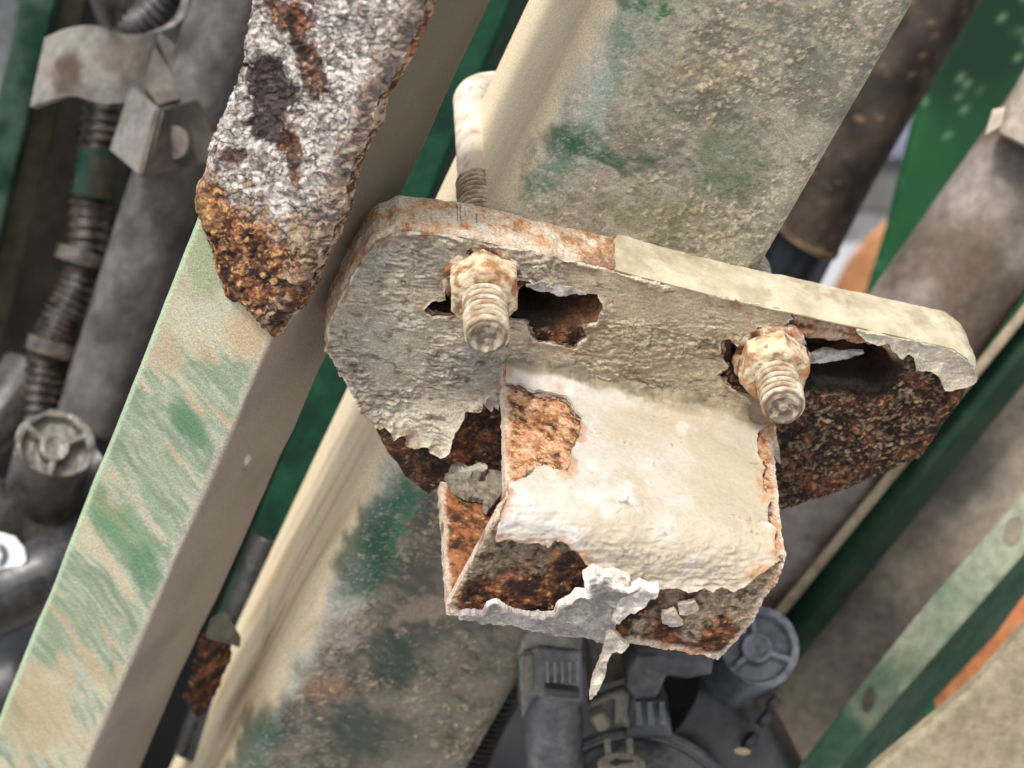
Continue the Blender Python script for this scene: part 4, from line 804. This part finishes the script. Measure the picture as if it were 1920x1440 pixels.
tag(slab('green_stub', [(1733, 1325), (1752, 1310), (1756, 1350), (1734, 1366)], O_, N_, 1, M_bg, noisy((50, 116, 82), (40, 96, 66), 8, 405), thick=8, rim=2, back=True), 'tiny bright green stub beside the orange strip', 'stub')
# seen through the upper right gap
O_, N_ = plane3((1600, 500, 1300), (1700, 500, 1300), (1600, 700, 1320))
tag(slab('orange_board', [(1590, 500), (1640, 440), (1720, 380), (1720, 700), (1540, 700), (1560, 560)], O_, N_, 4, M_bg, noisy((190, 124, 76), (206, 146, 100), 30, 406), thick=10, rim=1, back=True), 'orange board glimpsed through the gap beside the green post', 'board')
O_, N_ = plane3((1600, 350, 1500), (1700, 350, 1500), (1600, 400, 1520))
for nm, lab, y0, y1, cc in (('white_container', 'bright lilac white container seen through the upper right gap', 120, 300, (214, 214, 240)), ('grey_step', 'dark grey step below the white container in the gap', 296, 322, (110, 110, 118)), ('grey_slab', 'mid grey slab in the gap beside the green post', 322, 398, (168, 164, 160)), ('white_slab', 'off white slab in the gap just above the orange board', 404, 460, (210, 208, 204))):
    o = slab(nm, [(1560, y0), (1800, y0), (1800, y1), (1540, y1)], O_+V(0, y1*.05, 0), N_, 4, M_bg, noisy(tuple(x*.93 for x in cc), cc, 30, 407), thick=30, rim=1, edge_r=3, back=True); tag(o, lab, nm.split('_')[1])

# --- black lamp unit under the bracket
lu = empty('lamp_unit', at(1180, 1400, 720), 'black plastic round lamp unit with connector, below the rusty channel', 'lamp')
pc = noisy((50, 51, 55), (76, 76, 76), 7, 420)
pdark = noisy((27, 27, 28), (48, 46, 44), 7, 421)
# round face: dome, rim ring
cc = at(1190, 1562, 725); axd = nrm(nrm(-cc)+V(0, 0, .35))
def disc(name, c0, ax, prof, col, parent, mat=M_plastic, nseg=120, fn=None):
    A = nrm(np.cross(ax, V(0, 0, 1))); B = np.cross(ax, A); th = np.linspace(0, 2*math.pi, nseg+1); pr = np.array(prof, float)
    s = np.concatenate([[0], np.cumsum(np.hypot(*np.diff(pr, axis=0).T))]); t = np.linspace(0, s[-1], max(12, int(s[-1]/.5))); pr = np.stack([np.interp(t, s, pr[:, 0]), np.interp(t, s, pr[:, 1])], 1)
    G = c0+pr[:, None, 1:2]*ax+pr[:, None, 0:1]*(np.cos(th)[None, :, None]*A+np.sin(th)[None, :, None]*B)
    return patch(name, G[:, ::-1] if fn else G, mat, col, parent, wu=True, orient='none')
RRm = 212*725/FPX
disc('lamp_face', cc, axd, [(.1, 3.5), (RRm*.5, 3.0), (RRm*.86, 0), (RRm*.9, -1.5)], noisy((73, 73, 73), (99, 97, 94), 8, 422), lu)
disc('rim_ring', cc, axd, [(RRm*.905, -2.5), (RRm*.91, .3), (RRm*.93, 1.0), (RRm*.99, .2), (RRm, -1.5), (RRm*.99, -5), (RRm*.96, -22)], noisy((64, 67, 73), (97, 96, 92), 8, 423), lu)
ec = at(1165, 1428, 722); el = []
O_, N_ = ec, axd
emb = slab('emblem', oval(1165, 1432, 46, 24, 0), O_+axd*2.2, axd, .4, M_plastic, noisy((110, 102, 86), (128, 118, 100), 5, 424), lu, thick=4, rim=2, edge_r=1.0)
slab('emblem_mark', [(1140, 1430), (1156, 1421), (1162, 1425), (1186, 1424), (1188, 1428), (1166, 1431), (1156, 1436)], O_+axd*2.8, axd, .3, M_plastic, const((40, 38, 36)), emb, thick=1, rim=1)
for x in (1138, 1180):
    quad('face_rib', (x-6, 1386, 712), (x+6, 1384, 712), (x+8, 1412, 714), (x-2, 1416, 714), noisy((82, 76, 67), (96, 89, 76), 5, 425), lu, 3, M_plastic, 8)
# connector block
def boxy(name, f4, dep, col, parent, r=1.6, mat=M_plastic):
    """box with a front outline in pixels and real depth"""
    Z = f4[0][2]; O, N = plane3(*f4[:3]); return slab(name, [(q[0], q[1]) for q in f4], O, N, .8, mat, col, parent, thick=dep, rim=4, edge_r=r, back=True)
boxy('connector_cap', [(992, 1180, 700), (1052, 1186, 700), (1066, 1204, 702), (1092, 1222, 704), (1010, 1214, 704), (968, 1236, 704), (978, 1200, 702)], 16, noisy((100, 97, 89), (120, 115, 104), 6, 430), lu)
cb = boxy('connector_block', [(974, 1236, 704), (1010, 1216, 703), (1092, 1226, 706), (1096, 1324, 712), (1060, 1318, 712), (1006, 1310, 712), (980, 1352, 712)], 20, noisy((83, 84, 84), (105, 104, 99), 6, 431), lu)
boxy('connector_latch', [(984, 1232, 701), (998, 1228, 701), (1002, 1290, 706), (984, 1310, 707)], 3, noisy((96, 89, 76), (106, 99, 86), 5, 432), lu, .6)
boxy('connector_clip', [(1020, 1292, 704), (1084, 1300, 704), (1086, 1312, 706), (1020, 1306, 706)], 3, pdark, lu, .5)
pipe('connector_tube', [(1036, 1270, 724), (1040, 1400, 736), (1046, 1500, 745)], 10, M_plastic, noisy((72, 73, 78), (99, 97, 94), 7, 433), parent=lu)
boxy('support_arm', [(1172, 1262, 716), (1192, 1226, 714), (1236, 1224, 714), (1290, 1232, 716), (1340, 1240, 720), (1336, 1268, 722), (1290, 1278, 722), (1250, 1274, 722), (1232, 1316, 720), (1190, 1318, 720), (1172, 1290, 718)], 18, noisy((48, 46, 46), (72, 71, 69), 6, 434), lu, 3)
nb_ = boxy('neck_block', [(1184, 1312, 724), (1240, 1312, 724), (1256, 1352, 728), (1262, 1390, 730), (1170, 1390, 730), (1176, 1340, 726)], 14, pc, lu, 2)
for x in (1192, 1214, 1236):
    quad('neck_rib', (x, 1316, 720), (x+9, 1316, 720), (x+14, 1360, 722), (x+1, 1360, 722), noisy((82, 83, 87), (96, 96, 94), 5, 436), nb_, 4, M_plastic, 8)
boxy('tan_bracket', [(1102, 1316, 728), (1170, 1290, 728), (1186, 1300, 728), (1180, 1366, 732), (1150, 1360, 732), (1152, 1312, 732), (1106, 1332, 730)], 10, noisy((82, 78, 68), (103, 96, 82), 6, 437), lu, 1)
boxy('tan_plate', [(1104, 1226, 740), (1180, 1214, 740), (1192, 1240, 742), (1172, 1276, 744), (1104, 1298, 744)], 12, noisy((101, 94, 80), (115, 108, 92), 6, 438), lu, 2)
pipe('spigot', [(1118, 1334, 726), (1132, 1362, 728)], 3, M_plastic, noisy((116, 108, 92), (103, 96, 82), 4, 439), parent=lu, n=10)
pipe('lamp_body', [(1240, 1300, 760), (1330, 1350, 770), (1420, 1500, 800)], 22, M_plastic, pdark, parent=lu)
ch = pipe('corrugated_tube', [(985, 1180, 770), (960, 1255, 775), (915, 1340, 785), (880, 1420, 790), (860, 1500, 795)], 7, M_plastic, noisy((34, 30, 27), (55, 49, 43), 5, 440), 'black corrugated cable tube curving down beside the lamp connector', 'cable tube', n=330, rr=ribs(11, 1.0, 7.2))
mb = pipe('mounting_shell', [(940, 1185, 740), (985, 1192, 740)], 3, M_bg, noisy((82, 73, 62), (68, 60, 50), 5, 441), 'small tan metal lip peeking out under the channel', 'metal lip', n=12)
for k, (x, y) in enumerate(((1448, 1318), (1432, 1348), (1402, 1392))):
    pipe('retaining_clip', [(x-4, y-6, 742+k*6), (x+8, y+4, 742+k*6)], 2.6+k*.8, M_plastic, noisy((18, 18, 18), (40, 40, 40), 3, 450+k), parent=lu, n=8)
slab('dust_chip', oval(1392, 1408, 15, 6, 5), at(1392, 1408, 728), axd, .4, M_smooth, const((170, 156, 124)), lu, thick=1, rim=1)
pipe('wire', [(1250, 1180, 780), (1262, 1300, 770), (1330, 1330, 765), (1350, 1420, 775)], 1.6, M_plastic, noisy((60, 56, 50), (96, 90, 80), 4, 454), parent=lu)
for q in range(5):
    x = 1024+q*14; quad('grip_rib', (x, 1240, 700), (x+4, 1240, 700), (x+5, 1280, 703), (x+1, 1280, 703), noisy((96, 98, 98), (124, 122, 118), 5, 455), cb, 1.2, M_plastic, 5)
def backdark():
    O, N = plane3((900, 1300, 900), (1400, 1300, 900), (900, 1440, 920))
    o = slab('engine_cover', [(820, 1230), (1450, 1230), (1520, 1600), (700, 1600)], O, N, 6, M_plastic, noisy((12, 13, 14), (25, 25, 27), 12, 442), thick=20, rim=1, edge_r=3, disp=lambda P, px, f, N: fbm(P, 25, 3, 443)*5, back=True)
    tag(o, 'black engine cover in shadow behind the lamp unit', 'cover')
backdark()
